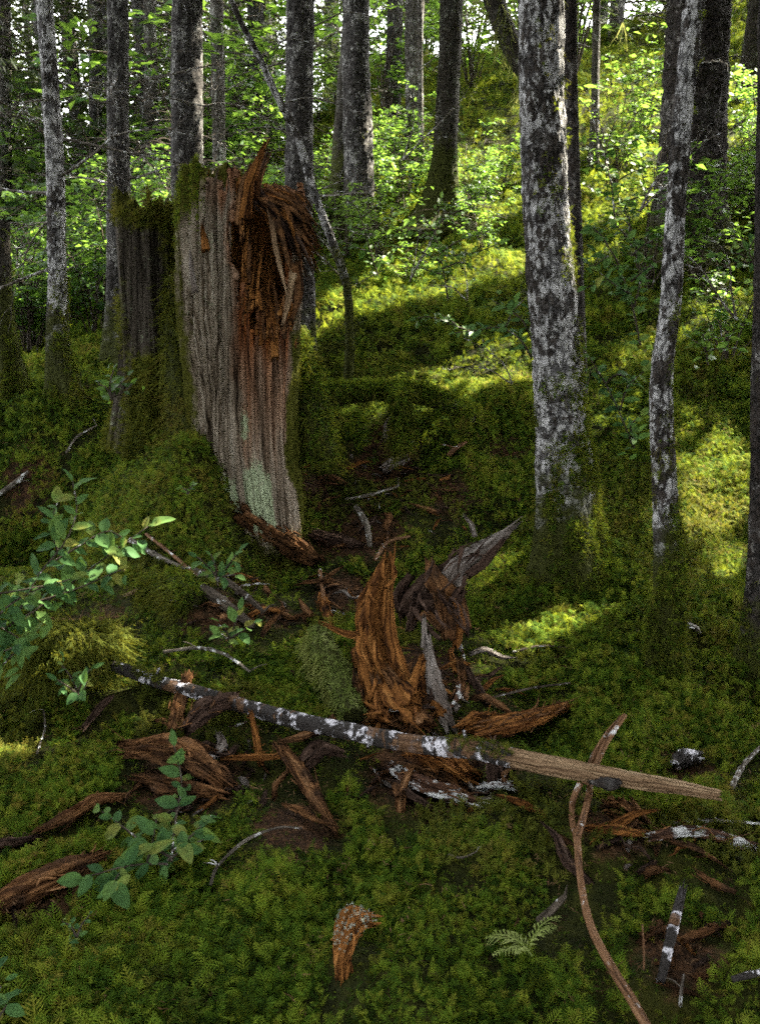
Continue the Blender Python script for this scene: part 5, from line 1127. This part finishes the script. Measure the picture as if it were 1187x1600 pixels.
sprig('blueberry_shrub', 'leafy blueberry shrub with rounded blue-green leaves entering from the left edge', [
    [(-60, 1090, 2.5), (-10, 1000, 2.6), (60, 950, 2.75), (140, 890, 2.85), (232, 822, 2.95)], [(20, 975, 2.65), (60, 900, 2.75), (100, 850, 2.8), (120, 800, 2.85), (114, 752, 2.9)], [(-30, 1020, 2.55), (0, 960, 2.6), (50, 925, 2.65), (110, 905, 2.7)],
    [(60, 940, 2.72), (120, 920, 2.75), (190, 890, 2.8)], [(-30, 960, 2.6), (10, 985, 2.62), (40, 1000, 2.6), (60, 990, 2.6)], [(80, 880, 2.78), (130, 850, 2.85), (170, 830, 2.9), (205, 850, 2.9)], [(-40, 1000, 2.5), (-5, 1020, 2.52), (30, 1010, 2.5), (-5, 1050, 2.5)],
    [(90, 860, 2.8), (80, 820, 2.85), (90, 785, 2.9)], [(-30, 930, 2.6), (15, 925, 2.64), (70, 915, 2.7)]], 39, 71, dens=1.5)
sprig('huckleberry_sprig', 'near leafy sprig with broad green leaves over the reddish log, lower left', [
    [(268, 1345, 2.10), (275, 1280, 2.16), (284, 1220, 2.2), (272, 1165, 2.22)], [(268, 1340, 2.06), (230, 1320, 2.06), (190, 1290, 2.08), (160, 1268, 2.1)], [(262, 1350, 2.05), (230, 1350, 2.03), (190, 1355, 2.0), (130, 1372, 2.0)], [(270, 1330, 2.08), (295, 1310, 2.08), (330, 1275, 2.1)],
    [(262, 1345, 2.04), (290, 1325, 2.02), (318, 1312, 2.02)], [(230, 1350, 2.03), (240, 1310, 2.05), (245, 1280, 2.08)], [(195, 1355, 2.0), (180, 1375, 1.98), (172, 1392, 1.97)]], 44, 72, dens=1.25)
sprig('seedling', 'small leafy seedling in front of the twig heap below the stump', [[(340, 915, 3.2), (338, 890, 3.22), (330, 866, 3.25)], [(340, 905, 3.2), (356, 885, 3.22), (372, 862, 3.24)], [(338, 900, 3.2), (322, 882, 3.22), (308, 870, 3.22)], [(342, 905, 3.2), (352, 900, 3.18), (368, 898, 3.16)]], 28, 73, 'seedling')
sprig('seedling', 'low seedling with oval leaves over the stout dark stick', [[(360, 1000, 2.85), (352, 985, 2.86), (340, 975, 2.86)], [(360, 1000, 2.85), (366, 980, 2.88), (372, 962, 2.9)], [(360, 998, 2.84), (380, 985, 2.84), (398, 975, 2.85)], [(358, 1000, 2.83), (352, 995, 2.8), (346, 990, 2.8)]], 27, 74, 'seedling')
sprig('seedling', 'seedling with small leaves in front of the shaggy moss knob', [[(125, 1090, 2.55), (112, 1060, 2.58), (98, 1040, 2.6)], [(122, 1080, 2.55), (132, 1060, 2.56), (142, 1045, 2.57)], [(124, 1088, 2.53), (110, 1075, 2.52), (90, 1062, 2.52)], [(125, 1090, 2.52), (132, 1078, 2.5), (136, 1066, 2.5)]], 27, 75, 'seedling')
sprig('seedling', 'few large leaves at the bottom left corner', [[(-20, 1610, 1.5), (5, 1580, 1.53), (18, 1552, 1.56)], [(-20, 1600, 1.5), (-5, 1560, 1.53), (2, 1540, 1.55)]], 40, 76, 'seedling', dens=.8)
sprig('seedling', 'cluster of tiny three-part leaves in the dark moss at lower left', [[(120, 1465, 1.85), (112, 1448, 1.86), (98, 1440, 1.87)], [(120, 1465, 1.85), (128, 1445, 1.87), (140, 1430, 1.88)], [(118, 1470, 1.84), (110, 1468, 1.83), (114, 1474, 1.82)]], 17, 77, 'seedling')
sprig('seedling', 'tiny bright seedling on the mound left of the stump foot', [[(294, 772, 3.9), (296, 764, 3.9), (302, 758, 3.9)], [(294, 772, 3.9), (290, 765, 3.9), (284, 762, 3.9)]], 14, 78, 'seedling', LEAFB)
sprig('seedling', 'broad leaved seedling at foot of the mossy stump on the left', [[(175, 625, 4.6), (182, 605, 4.62), (200, 590, 4.65)], [(175, 625, 4.6), (168, 608, 4.62), (155, 600, 4.65)], [(178, 620, 4.6), (195, 612, 4.6), (206, 600, 4.6)], [(175, 625, 4.6), (172, 600, 4.6), (178, 578, 4.62)]], 22, 79, 'seedling', LEAFB)
mid = [
    ('arching blueberry twig with leaves left of the large pale tree', [[(830, 560, 3.95), (812, 530, 4.0), (780, 512, 4.1), (745, 516, 4.15), (710, 520, 4.2)], [(830, 530, 4.0), (815, 500, 4.05), (790, 482, 4.1), (770, 470, 4.15)], [(790, 512, 4.1), (800, 488, 4.1), (818, 468, 4.1)]], 25, LEAF),
    ('thin leafy twig with few leaves lying over the bright slope', [[(740, 520, 6.0), (700, 505, 6.0), (670, 495, 6.05), (645, 498, 6.1)], [(715, 510, 6.0), (700, 498, 6.0), (690, 492, 6.0)]], 20, LEAFB),
    ('leafy shrub between the large pale tree and slender leaning tree, upper level', [[(1000, 540, 4.6), (985, 470, 4.7), (965, 420, 4.8), (930, 395, 4.9)], [(990, 480, 4.7), (1000, 430, 4.8), (985, 380, 4.85), (960, 350, 4.9)], [(985, 460, 4.7), (950, 440, 4.75), (915, 450, 4.75)], [(985, 440, 4.75), (1015, 415, 4.7), (1038, 405, 4.7)], [(970, 420, 4.8), (940, 370, 4.85), (915, 350, 4.9)], [(985, 460, 4.7), (960, 445, 4.65), (935, 425, 4.65)], [(985, 400, 4.8), (1010, 380, 4.8), (1030, 372, 4.8)], [(950, 400, 4.8), (925, 415, 4.8), (912, 408, 4.8)]], 24, LEAF),
    ('leafy shrub hanging behind the large pale tree at knee height', [[(990, 700, 3.9), (965, 640, 3.95), (940, 590, 4.0), (915, 550, 4.05)], [(968, 640, 3.95), (980, 605, 3.95), (1005, 580, 3.95)], [(945, 600, 4.0), (965, 585, 4.0), (990, 600, 3.95)], [(940, 590, 4.0), (925, 575, 4.0), (918, 600, 3.95)], [(990, 690, 3.9), (985, 665, 3.85), (1000, 650, 3.85)]], 26, LEAF),
    ('flat topped seedling with pale green leaves right of the slender leaning tree', [[(1105, 570, 4.5), (1100, 545, 4.5), (1080, 530, 4.55)], [(1100, 548, 4.5), (1110, 530, 4.5), (1140, 528, 4.5)], [(1100, 545, 4.5), (1098, 525, 4.55), (1105, 518, 4.6)], [(1102, 550, 4.5), (1120, 545, 4.45), (1150, 545, 4.4)]], 21, LEAFB),
    ('leafy twig reaching in from the right edge beyond the slender tree', [[(1210, 460, 5.0), (1175, 410, 5.0), (1145, 395, 5.0), (1115, 400, 5.0)], [(1190, 430, 5.0), (1170, 395, 5.0), (1180, 370, 5.0)], [(1175, 410, 5.0), (1150, 410, 5.0), (1130, 418, 5.0)]], 22, LEAF),
    ('bright leafy shrub on the slope below the flared mossy trunk', [[(700, 470, 7.0), (690, 410, 7.1), (680, 360, 7.2), (690, 310, 7.2)], [(690, 410, 7.1), (650, 390, 7.1), (610, 385, 7.1)], [(688, 395, 7.1), (720, 375, 7.1), (760, 365, 7.1)], [(685, 380, 7.1), (650, 360, 7.1), (625, 365, 7.1)], [(690, 420, 7.0), (720, 410, 7.0), (745, 420, 7.0)], [(685, 350, 7.2), (705, 335, 7.2), (730, 325, 7.2)], [(680, 365, 7.2), (660, 340, 7.2), (640, 345, 7.2)], [(695, 430, 7.0), (660, 420, 7.0), (640, 410, 7.0)], [(690, 400, 7.05), (740, 395, 7.05), (780, 380, 7.05)]], 18, LEAFB),
    ('leafy shrub filling the gap right of the leaning dead stem', [[(590, 430, 7.6), (575, 380, 7.6), (560, 330, 7.7), (540, 310, 7.7)], [(575, 370, 7.6), (600, 345, 7.6), (625, 335, 7.6)], [(570, 360, 7.6), (535, 350, 7.6), (510, 345, 7.6)], [(580, 395, 7.6), (550, 385, 7.6), (525, 380, 7.6)], [(565, 340, 7.65), (590, 320, 7.65), (600, 300, 7.65)], [(585, 410, 7.6), (610, 400, 7.6), (625, 385, 7.6)]], 18, LEAFB),
    ('leafy shrub glowing behind the thin dark trunk and right of it, high', [[(960, 350, 6.6), (955, 290, 6.7), (945, 240, 6.8), (960, 190, 6.8)], [(955, 290, 6.7), (985, 270, 6.7), (1015, 260, 6.7)], [(950, 265, 6.75), (925, 250, 6.75), (915, 225, 6.75)], [(955, 300, 6.7), (930, 300, 6.7), (915, 290, 6.7)], [(945, 240, 6.8), (975, 225, 6.8), (1005, 215, 6.8)], [(958, 320, 6.65), (990, 310, 6.65), (1020, 300, 6.65)]], 18, LEAFB),
]
for k_, (lb, tws, lp, lib) in enumerate(mid): sprig('blueberry_shrub', lb, tws, lp, 80 + k_, 'shrub', lib, 1.3, rpx=1.6)

for k_, (px, py, Y, s_, az, lb) in enumerate(((640, 440, 6.6, .9, .3, 'bare grey twig shrub lying over the sunny slope behind the stump'), (730, 470, 6.2, .8, 2.6, 'bare forked twig on the slope below the bright leafy shrub'), (800, 600, 4.6, .6, 2.2, 'bare twig curving beside the large pale tree'), (1000, 330, 6.2, 1.0, .5, 'bare pale branches tangled between the two right trees'),
        (950, 260, 7.0, 1.1, 2.4, 'bleached branch tangle high behind the thin dark trunk'), (1150, 500, 5.4, .8, 2.8, 'bare twig at the right edge above the sunny moss'), (630, 250, 9.0, 1.3, .2, 'sunlit bare twigs at the foot of the bright far trunk'), (540, 440, 7.0, .9, 3.0, 'bare twig right of the stump near the leaning dead stem'))):
    p = atg(px, py, Y); o = thing('bare_shrub', lb, 'bare shrub', p)
    for q_ in range(2):
        b = obj('dead_branch', TWIG[(k_ + q_) % 6], o); b.location = p; b.rotation_euler = (random.uniform(-.6, .6), random.uniform(-1.1, -.2), az + random.uniform(-.9, .9)); t_ = s_ * random.uniform(.5, 1); b.scale = (t_, t_, t_)
# far shrubs: layered sprays of leaves on thin arching stems
def bush(seed, n_st=9, H=1.5, R=.9, nl=520, ls=.095):
    r = np.random.default_rng(seed); st = MB(); Q = []
    for k_ in range(n_st):
        a = r.uniform(0, 6.283); d = np.array([math.cos(a), math.sin(a), 0]); l = R * r.uniform(.4, 1); h = H * r.uniform(.5, 1)
        P = np.array([[0, 0, -.1], d * l * .25 + [0, 0, h * .5], d * l * .6 + [0, 0, h * .85], d * l + [0, 0, h]]) + r.normal(0, .04, (4, 3)); C = spline(P, 20)
        st.add(*tube(P, [.012, .009, .006, .003], 5, 14))
        for j in range(6):
            i_ = r.integers(7, 20); a2 = a + r.uniform(-1.6, 1.6); e = C[i_] + np.array([math.cos(a2), math.sin(a2), r.uniform(-.15, .3)]) * r.uniform(.2, .5) * R
            st.add(*tube([C[i_], (C[i_] + e) / 2 + [0, 0, .03], e], [.005, .003, .0015], 4, 6, cap=False)); Q.append((C[i_], e))
    n = nl; qi = r.integers(0, len(Q), n); f = r.uniform(.1, 1.05, n)[:, None]; A = np.array([q[0] for q in Q])[qi]; B = np.array([q[1] for q in Q])[qi]
    c = A + (B - A) * f + r.normal(0, .02, (n, 3)); tdir = B - A; tdir /= np.linalg.norm(tdir, axis=1)[:, None]
    sd = np.cross(tdir, [0, 0, 1.0]) * r.choice([-1, 1], n)[:, None]; ax = tdir * .5 + sd + r.normal(0, .3, (n, 3)); ax /= np.linalg.norm(ax, axis=1)[:, None]
    nm = np.array([0, 0, 1.0]) + r.normal(0, .35, (n, 3)); y = np.cross(nm, ax); y /= np.linalg.norm(y, axis=1)[:, None]; z = np.cross(ax, y)
    s = (ls * r.uniform(.6, 1.5, n))[:, None]
    V = np.concatenate([c, c + ax * s * .45 + y * s * .26 + z * s * .06, c + ax * s - z * s * .12, c + ax * s * .45 - y * s * .26 + z * s * .06, c + ax * s * .5])
    i_ = np.arange(n); F = [np.stack([i_, i_ + 4 * n, i_ + n], -1), np.stack([i_ + n, i_ + 4 * n, i_ + 2 * n], -1), np.stack([i_, i_ + 3 * n, i_ + 4 * n], -1), np.stack([i_ + 3 * n, i_ + 2 * n, i_ + 4 * n], -1)]
    return st.mesh('stems', 'twig_dark'), mesh('foliage', V, [np.concatenate(F)], 'leaf_bg', smooth=False)
BUSH = [bush(900 + k_, 9 + k_ % 3, 1.3 + .15 * k_, .95, 620) for k_ in range(5)]
r = np.random.default_rng(77); nb = 0
def put_bush(x, y, s, label, group):
    z = float(ground_height(x, y)); root = thing('forest_shrub', label, 'shrub', (x, y, z), group); a, b = BUSH[r.integers(0, 5)]; az = r.uniform(0, 6.28)
    for nm_, me_ in (('stems', a), ('foliage', b)):
        o = obj(nm_, me_, root); o.location = (x, y, z); o.rotation_euler = (0, 0, az); o.scale = (s, s, s * r.uniform(.8, 1.1)); me_.name = nm_
for k_ in range(76):   # left side, beyond the row of trunks
    y = r.uniform(6.8, 15); put_bush(r.uniform(-.52, -.12) * y - .3, y, r.uniform(.5, .9) * (1 + .11 * max(y - 9, 0)), 'bright green leafy shrub beyond the row of trunks at left', 'leafy shrubs beyond the left trunks')
for k_ in range(20):   # the upper hillside
    y = r.uniform(13.0, 22); x = r.uniform(-.16, .52) * y
    put_bush(x, y, r.uniform(.8, 1.7), 'sunlit yellow-green shrub high on the hillside among the far trunks', 'sunlit shrubs on the upper hillside')
for k_ in range(20):   # right slope
    y = r.uniform(6.2, 12.5); put_bush(r.uniform(.24, .56) * y, y, r.uniform(.45, .95), 'leafy shrub on the right-hand slope between the tree trunks', 'leafy shrubs on the right-hand slope')
for k_ in range(26):
    y = r.uniform(7.4, 12.5); put_bush(r.uniform(-.09, .17) * y, y, r.uniform(.3, .62), 'low leafy shrub on the mossy slope behind the stump', 'low shrubs on the mossy slope')
for k_ in range(14):
    y = r.uniform(11, 17); put_bush(r.uniform(-.48, -.14) * y, y, r.uniform(1.5, 2.3), 'tall soft green thicket between the far left trunks', 'tall thickets beyond the left trunks')
for k_ in range(16):   # hilltop thicket
    y = r.uniform(20, 30); put_bush(r.uniform(-.10, .5) * y, y, r.uniform(2.0, 3.2), 'tall bright thicket closing the top of the hillside', 'thickets at the top of the hillside')

# far conifers with low boughs
def conifer_parts(h, z0, r0, n, seed, sz):
    C = spline(np.array([[0, 0, -.2], [.05, 0, h * .5], [0, .1, h]]), 60); mb = MB(); rr_ = np.random.default_rng(seed)
    for k_ in range(70):
        z = rr_.uniform(.5, h * .9); a = rr_.uniform(0, 6.283); l = r0 * (1 - z / h * .7) * rr_.uniform(.5, 1.15); e = np.array([math.cos(a) * l, math.sin(a) * l, -.2 * l])
        mb.add(*tube([[0, 0, z], np.array([0, 0, z]) + e * .5 + [0, 0, .06 * l], np.array([0, 0, z]) + e], [.02, .012, .004], 4, 7, cap=False))
        for j in range(4):
            f = rr_.uniform(.3, .95); p = np.array([0, 0, z]) + e * f; d = e * .35 + rr_.normal(0, .22 * l, 3); mb.add(*tube([p, p + d * .5, p + d + [0, 0, -.05]], [.007, .005, .002], 3, 4, cap=False))
    P, D, s = crown_sprays(C, z0, h, r0, n, sz, seed, False); Vc, Fc = sprays(P, D, s, seed)
    V, F, U = tube(C[::6], np.linspace(.16, .03, 10), 16, 50, (0, -1, 0))
    return mesh('trunk', V, F, 'bark_grey', U), mb.mesh('boughs', 'twig_dark'), mesh('crown', Vc, Fc, 'needle', smooth=False), P
CON = [conifer_parts(13, 1.2, 2.0, 4200, 1900, .17), conifer_parts(14, 2.0, 2.3, 4200, 1901, .18), conifer_parts(15, .8, 2.5, 4600, 1902, .20), conifer_parts(12, 1.0, 1.6, 3200, 1903, .16)]
def far_conifer(label, x, y, kind, s, seed, beard=0, group=None):
    gz = float(ground_height(x, y)); root = thing('spruce_tree', label, 'tree', (x, y, gz), group); rr_ = np.random.default_rng(seed); az = rr_.uniform(0, 6.283)
    for nm_, me_ in zip(('trunk', 'boughs', 'crown'), CON[kind][:3]):
        o = obj(nm_, me_, root); o.location = (x, y, gz); o.rotation_euler = (0, 0, az); o.scale = (s, s, s)
    if beard:
        P = CON[kind][3]; i_ = rr_.choice(len(P), beard); ca, sa = math.cos(az), math.sin(az); q = P[i_] * s; q = np.stack([q[:, 0] * ca - q[:, 1] * sa + x, q[:, 0] * sa + q[:, 1] * ca + y, q[:, 2] + gz], -1)
        q = q[q[:, 2] < gz + 7]; scatter('hanging_lichen', 'beard_strand', q, rr_.normal(0, .15, q.shape) + [0, 0, -1], rr_.uniform(.12, .42, len(q)), root, seed)
FC = [(-4.6, 13.0, 3, .9, 0), (-5.2, 16, 1, 1, 0), (-3.7, 17, 3, 1.05, 0), (-4.9, 10.8, 3, .9, 0), (-3.1, 12.6, 3, .95, 0), (-6.4, 13.5, 0, .9, 0), (-4.4, 15.5, 1, 1, 0), (-1.9, 14.8, 3, 1, 120), (-8.2, 17, 2, 1, 0), (-2.9, 19.5, 0, 1.1, 60), (-6.0, 20, 2, 1.1, 0), (-10, 22, 1, 1.2, 0), (-4.6, 24, 1, 1.2, 0), (-7.8, 27, 2, 1.2, 0), (-13, 28, 2, 1.2, 0), (-1.2, 23, 0, 1.2, 60), (-3.4, 29, 2, 1.2, 0),
      (.3, 17.5, 0, .9, 260), (2.9, 15.6, 3, .9, 260), (4.8, 19.5, 0, 1, 200), (7.4, 17.5, 1, 1, 160), (9.8, 21, 2, 1, 100), (6.0, 26, 1, 1.1, 60), (11.5, 25, 0, 1.2, 0)]
for k_, (x, y, kd, s_, bd) in enumerate(FC):
    far_conifer('dark drooping spruce with bare twigs far beyond the left trunks' if x < -1 else 'spruce hung with yellow-green beard lichen on the upper hillside', x, y, kd, s_, 950 + k_, bd, 'dark spruces far behind the left trunks' if x < -1 else 'lichen-hung spruces on the upper hillside')
r = np.random.default_rng(1950)
for k_ in range(20):
    y = r.uniform(32, 56); x = r.uniform(-.62, .1) * y
    far_conifer('hazy distant spruce on the far side of the hollow at left', x, y, r.integers(0, 4), r.uniform(1.0, 1.5), 1960 + k_, 0, 'distant spruces beyond the hollow')
for k_, (x, y) in enumerate(((-3.4, -3.2), (2.6, -4.2), (-4.3, .9), (-3.9, -1.4), (3.7, -1.9), (.1, -3.6), (-1.6, -5.2), (-6, -1.2), (-5.4, 2.0), (-7.2, 4.8), (-4.4, -6.8), (.6, -7.5), (3.8, -8.2), (-8.5, 1.5), (-2.4, -9))):  # unseen trees added to cut the open-sky fill on the foreground
    far_conifer('unseen spruce added behind the viewer to dim the foreground', x, y, k_ % 3, 1.05 + .1 * (k_ % 4), 1990 + k_, 0, 'unseen spruces added behind the viewer')
# leaning mossy tree hung with beard lichen, top right of centre
Pm = np.array([at(840, 150, 9.0), at(812, 95, 9.0), at(785, 40, 9.0), at(765, -20, 9.0), at(750, -80, 9.0)])
mt_ = thing('leaning_mossy_tree', 'leaning mossy limb hung with beard lichen beside the large pale tree, at the top', 'tree', Pm[0])
gz = float(ground_height(Pm[0][0] + .3, 9.1)); Pm = np.vstack([[Pm[0][0] + .3, 9.1, gz - .1], Pm, Pm[-1] + [-.3, 0, 3]])
V, F, U = tube(Pm, [.13, .11, .10, .09, .085, .08, .03], 24, 120, (0, -1, 0)); obj('trunk', mesh('trunk', V, F, 'bark_mossy', U), mt_)
i = rng.integers(0, len(V) - 2, 420); scatter('hanging_lichen', 'beard_strand', V[i], rng.normal(0, .2, (420, 3)) + [0, 0, -1], rng.uniform(.1, .32, 420), mt_, 8)

# ------------------------------------------------------------------ chips and needles on the bare duff
SPL = []
for k_ in range(10):
    r_ = np.random.default_rng(2300 + k_); b_ = r_.uniform(-.15, .15, 2); wd = np.array([.10, .17, .14, .04]) * r_.uniform(.7, 1.5)
    V, F, U = chunk(np.array([[-.5, 0, 0], [-.15, b_[0], .05], [.2, b_[1], .04], [.5, b_[0] * -.5, .02]]), wd, wd * .5, 2310 + k_, 26, 30, (.25, .5), .4, (0, 0, 1), 8)
    SPL.append(mesh('wood_splinter', V, F, ['wood_red', 'wood_rot', 'wood_dark', 'wood_red', 'wood_silver', 'wood_rot', 'wood_red', 'wood_dark', 'wood_red', 'wood_lichen'][k_], U * .3))
r = np.random.default_rng(89)
for (px, py, sx, sy, n, lb, gp) in ((600, 790, 120, 90, 34, 'torn brown splinter lying on the duff right of the stump foot', 'splinters right of the stump foot'), (500, 930, 90, 50, 20, 'torn splinter strewn between the stump foot and the orange slab', 'splinters between stump foot and orange slab'),
        (690, 1080, 110, 60, 26, 'torn orange-brown splinter strewn around the base of the orange slab', 'splinters around the orange slab'), (330, 1210, 150, 60, 12, 'torn red-brown splinter around the broad reddish log', 'splinters around the reddish log'), (690, 1225, 110, 45, 18, 'torn splinter strewn below the middle of the fallen branch', 'splinters below the fallen branch'), (1000, 1310, 100, 60, 7, 'torn dark splinter under the pale branch end', 'splinters under the pale branch end'), (350, 930, 90, 45, 14, 'torn splinter in the twig heap left of centre', 'splinters in the twig heap')):
    for k_ in range(n):
        p = gpt(px + r.normal(0, sx * .6), py + r.normal(0, sy * .6), .022); o = obj('wood_splinter', SPL[r.integers(0, 10)]); s_ = r.uniform(.06, .22); az = r.uniform(0, 6.28)
        o.location = p; o.rotation_euler = (r.uniform(-.4, .4), r.uniform(-.45, .25), az); o.scale = (s_, s_ * r.uniform(.6, 1.2), s_); tag(o, lb, 'wood splinter', gp)
        d_ = np.array([math.cos(az), math.sin(az), 0]) * s_ * .5; keep_low(np.array([p - d_, p, p + d_]), .02 * s_ / .1)
CH = []
for k_ in range(8):
    l = .5; V, F, U = chunk(np.array([[-l, 0, 0], [-.1, .06, .05], [l, -.03, 0]]), [.28, .4, .22], [.12, .16, .08], 1700 + k_, 10, 12, (.5, .6), .3, (0, 0, 1), 4)
    CH.append(mesh('wood_chip', V, F, ['wood_red', 'wood_red', 'wood_dark', 'wood_rot', 'wood_silver', 'wood_red', 'wood_dark', 'wood_red'][k_], U))
r = np.random.default_rng(88); cnt = 0
for (px, py, sx, sy, n, lb, gp) in ((610, 770, 110, 70, 120, 'small brown wood chip on the bare duff right of the stump foot', 'wood chips right of the stump foot'), (650, 1100, 100, 70, 60, 'small rotten wood chip around the orange slab', 'wood chips around the orange slab'), (680, 1230, 90, 40, 26, 'small rotten wood chip below the middle of the fallen branch', 'wood chips below the fallen branch'),
                                    (330, 1225, 120, 60, 50, 'small red-brown chip around the broad reddish log', 'wood chips around the reddish log'), (980, 1300, 90, 60, 26, 'small dark chip under the pale branch end', 'wood chips under the pale branch end'), (430, 940, 120, 60, 50, 'small chip in the twig heap left of centre', 'wood chips in the twig heap'), (1070, 1480, 90, 80, 16, 'small chip in dark litter near the lower right corner', 'wood chips near the lower right corner'), (90, 1400, 100, 60, 14, 'small brown chip near the log at the left edge', 'wood chips near the left log')):
    for k_ in range(n):
        p = gpt(px + r.normal(0, sx * .6), py + r.normal(0, sy * .6), .012); o = obj('wood_chip', CH[r.integers(0, 8)]); s = r.uniform(.025, .085)
        o.location = p; o.rotation_euler = (r.uniform(-.5, .5), r.uniform(-.4, .4), r.uniform(0, 6.28)); o.scale = (s, s * r.uniform(.5, .9), s * .8); tag(o, lb, 'wood chip', gp)

# ------------------------------------------------------------------ the moss carpet
DENS = 1.0
for (nm, n, r0, r1, s0, s1, sd) in (('near', 31000, 1.05, 3.0, .030, .067, 1), ('middle', 60000, 3.0, 6.2, .034, .072, 2), ('far', 52000, 6.2, 12.0, .06, .14, 3), ('farther', 30000, 12, 24, .12, .22, 4)):
    P, D, R = moss_points(int(n * DENS), r0, r1, math.radians(40), sd, 1.05)
    r = np.random.default_rng(sd)
    D = D + r.normal(0, .28, D.shape) + [0, -.25, .1]
    i_, j_ = ((P[:, 0] - KX) / KS).astype(int), ((P[:, 1] - KY) / KS).astype(int); ok_ = (i_ >= 0) & (i_ < 700) & (j_ >= 0) & (j_ < 720)
    low = np.zeros(len(P), bool); low[ok_] = KO[i_[ok_], j_[ok_]] > 0
    sz = np.where(low, .35, 1.0) * r.uniform(s0, s1, len(P)) * (1 + .55 * fbm(P[:, 0] * 2.3, P[:, 1] * 2.3, 2, 3, 66))
    o = scatter('moss_carpet', 'moss_tuft', P, D, sz, seed=sd)
    tag(o, {'near': 'feathery green moss carpet covering the ground nearest the viewer', 'middle': 'feathery moss carpet around the stump and the two right tree bases',
            'far': 'moss covering the slope behind the broken stump', 'farther': 'sunlit moss on the upper hillside among the far trunks'}[nm], 'moss', kind='stuff')


def litter_mb(seed):
    r = np.random.default_rng(seed); mb = MB()
    for k_ in range(7):
        a = r.uniform(0, 6.28); c = r.normal(0, .5, 3) * [1, 1, .1]; l = r.uniform(.25, .9); d = np.array([math.cos(a), math.sin(a), r.uniform(-.15, .25)]) * l; n_ = np.array([-math.sin(a), math.cos(a), 0]) * r.uniform(.02, .05)
        mb.add(np.array([c - n_, c + d * .5 - n_ + [0, 0, .03], c + d, c + d * .5 + n_ + [0, 0, .03]]), np.array([[0, 1, 2, 3]]))
    return mb
M['litter'] = mat_leafy('needle_litter', [(.25, (.02, .010, .005)), (.5, (.06, .03, .014)), (.78, (.16, .095, .05))], .1, (.3, .2, .08), 6, .9, .1, .8)
source('litter', 'litter', [litter_mb(k_) for k_ in range(5)])
r = np.random.default_rng(606)
rr = np.sqrt(r.uniform(1.1 ** 2, 6.5 ** 2, 9000)); a = r.uniform(-.62, .62, 9000); x, y = rr * np.sin(a), rr * np.cos(a)
k = r.uniform(0, 1, 9000) < .12 + duff_at(x, y) * 1.4; x, y = x[k], y[k]; nr = ground_normal(x, y); P = np.stack([x, y, ground_height(x, y)], -1) + nr * (.012 + .03 * (duff_at(x, y) < .3))[:, None]
tag(scatter('needle_litter', 'litter', P, nr + r.normal(0, .15, nr.shape), r.uniform(.014, .042, len(P)), seed=7), 'brown twigs, needles and bark crumbs strewn over the moss', 'litter', kind='stuff')
rr = np.sqrt(r.uniform(1.1 ** 2, 7 ** 2, 40000)); a = r.uniform(-.64, .64, 40000); x, y = rr * np.sin(a), rr * np.cos(a)
k = (fbm(x * 1.5, y * 1.5, 21, 3, 444) + .9 * gauss(x, y, -1.0, 4.2, .6, .6) > .18) & (r.uniform(0, 1, 40000) > duff_at(x, y)); x, y = x[k], y[k]; nr = ground_normal(x, y)
tag(scatter('fine_moss', 'moss_small', np.stack([x, y, ground_height(x, y)], -1), nr + r.normal(0, .3, nr.shape), r.uniform(.035, .065, len(x)), seed=8), 'olive fine-leaved moss mixed into the green carpet and over the mound left of the stump', 'moss', kind='stuff')

V, F, U = tuft(77, 6, 10, .34, .4).arrays(); p = gpt(832, 1505, .03); o = obj('moss_frond', mesh('moss_frond', V * .13, F, 'moss_pale', U, smooth=False)); o.location = p; o.rotation_euler = (-.5, 0, .8)
tag(o, 'large pale yellow-green moss frond beside the black twig, lower right', 'moss frond')
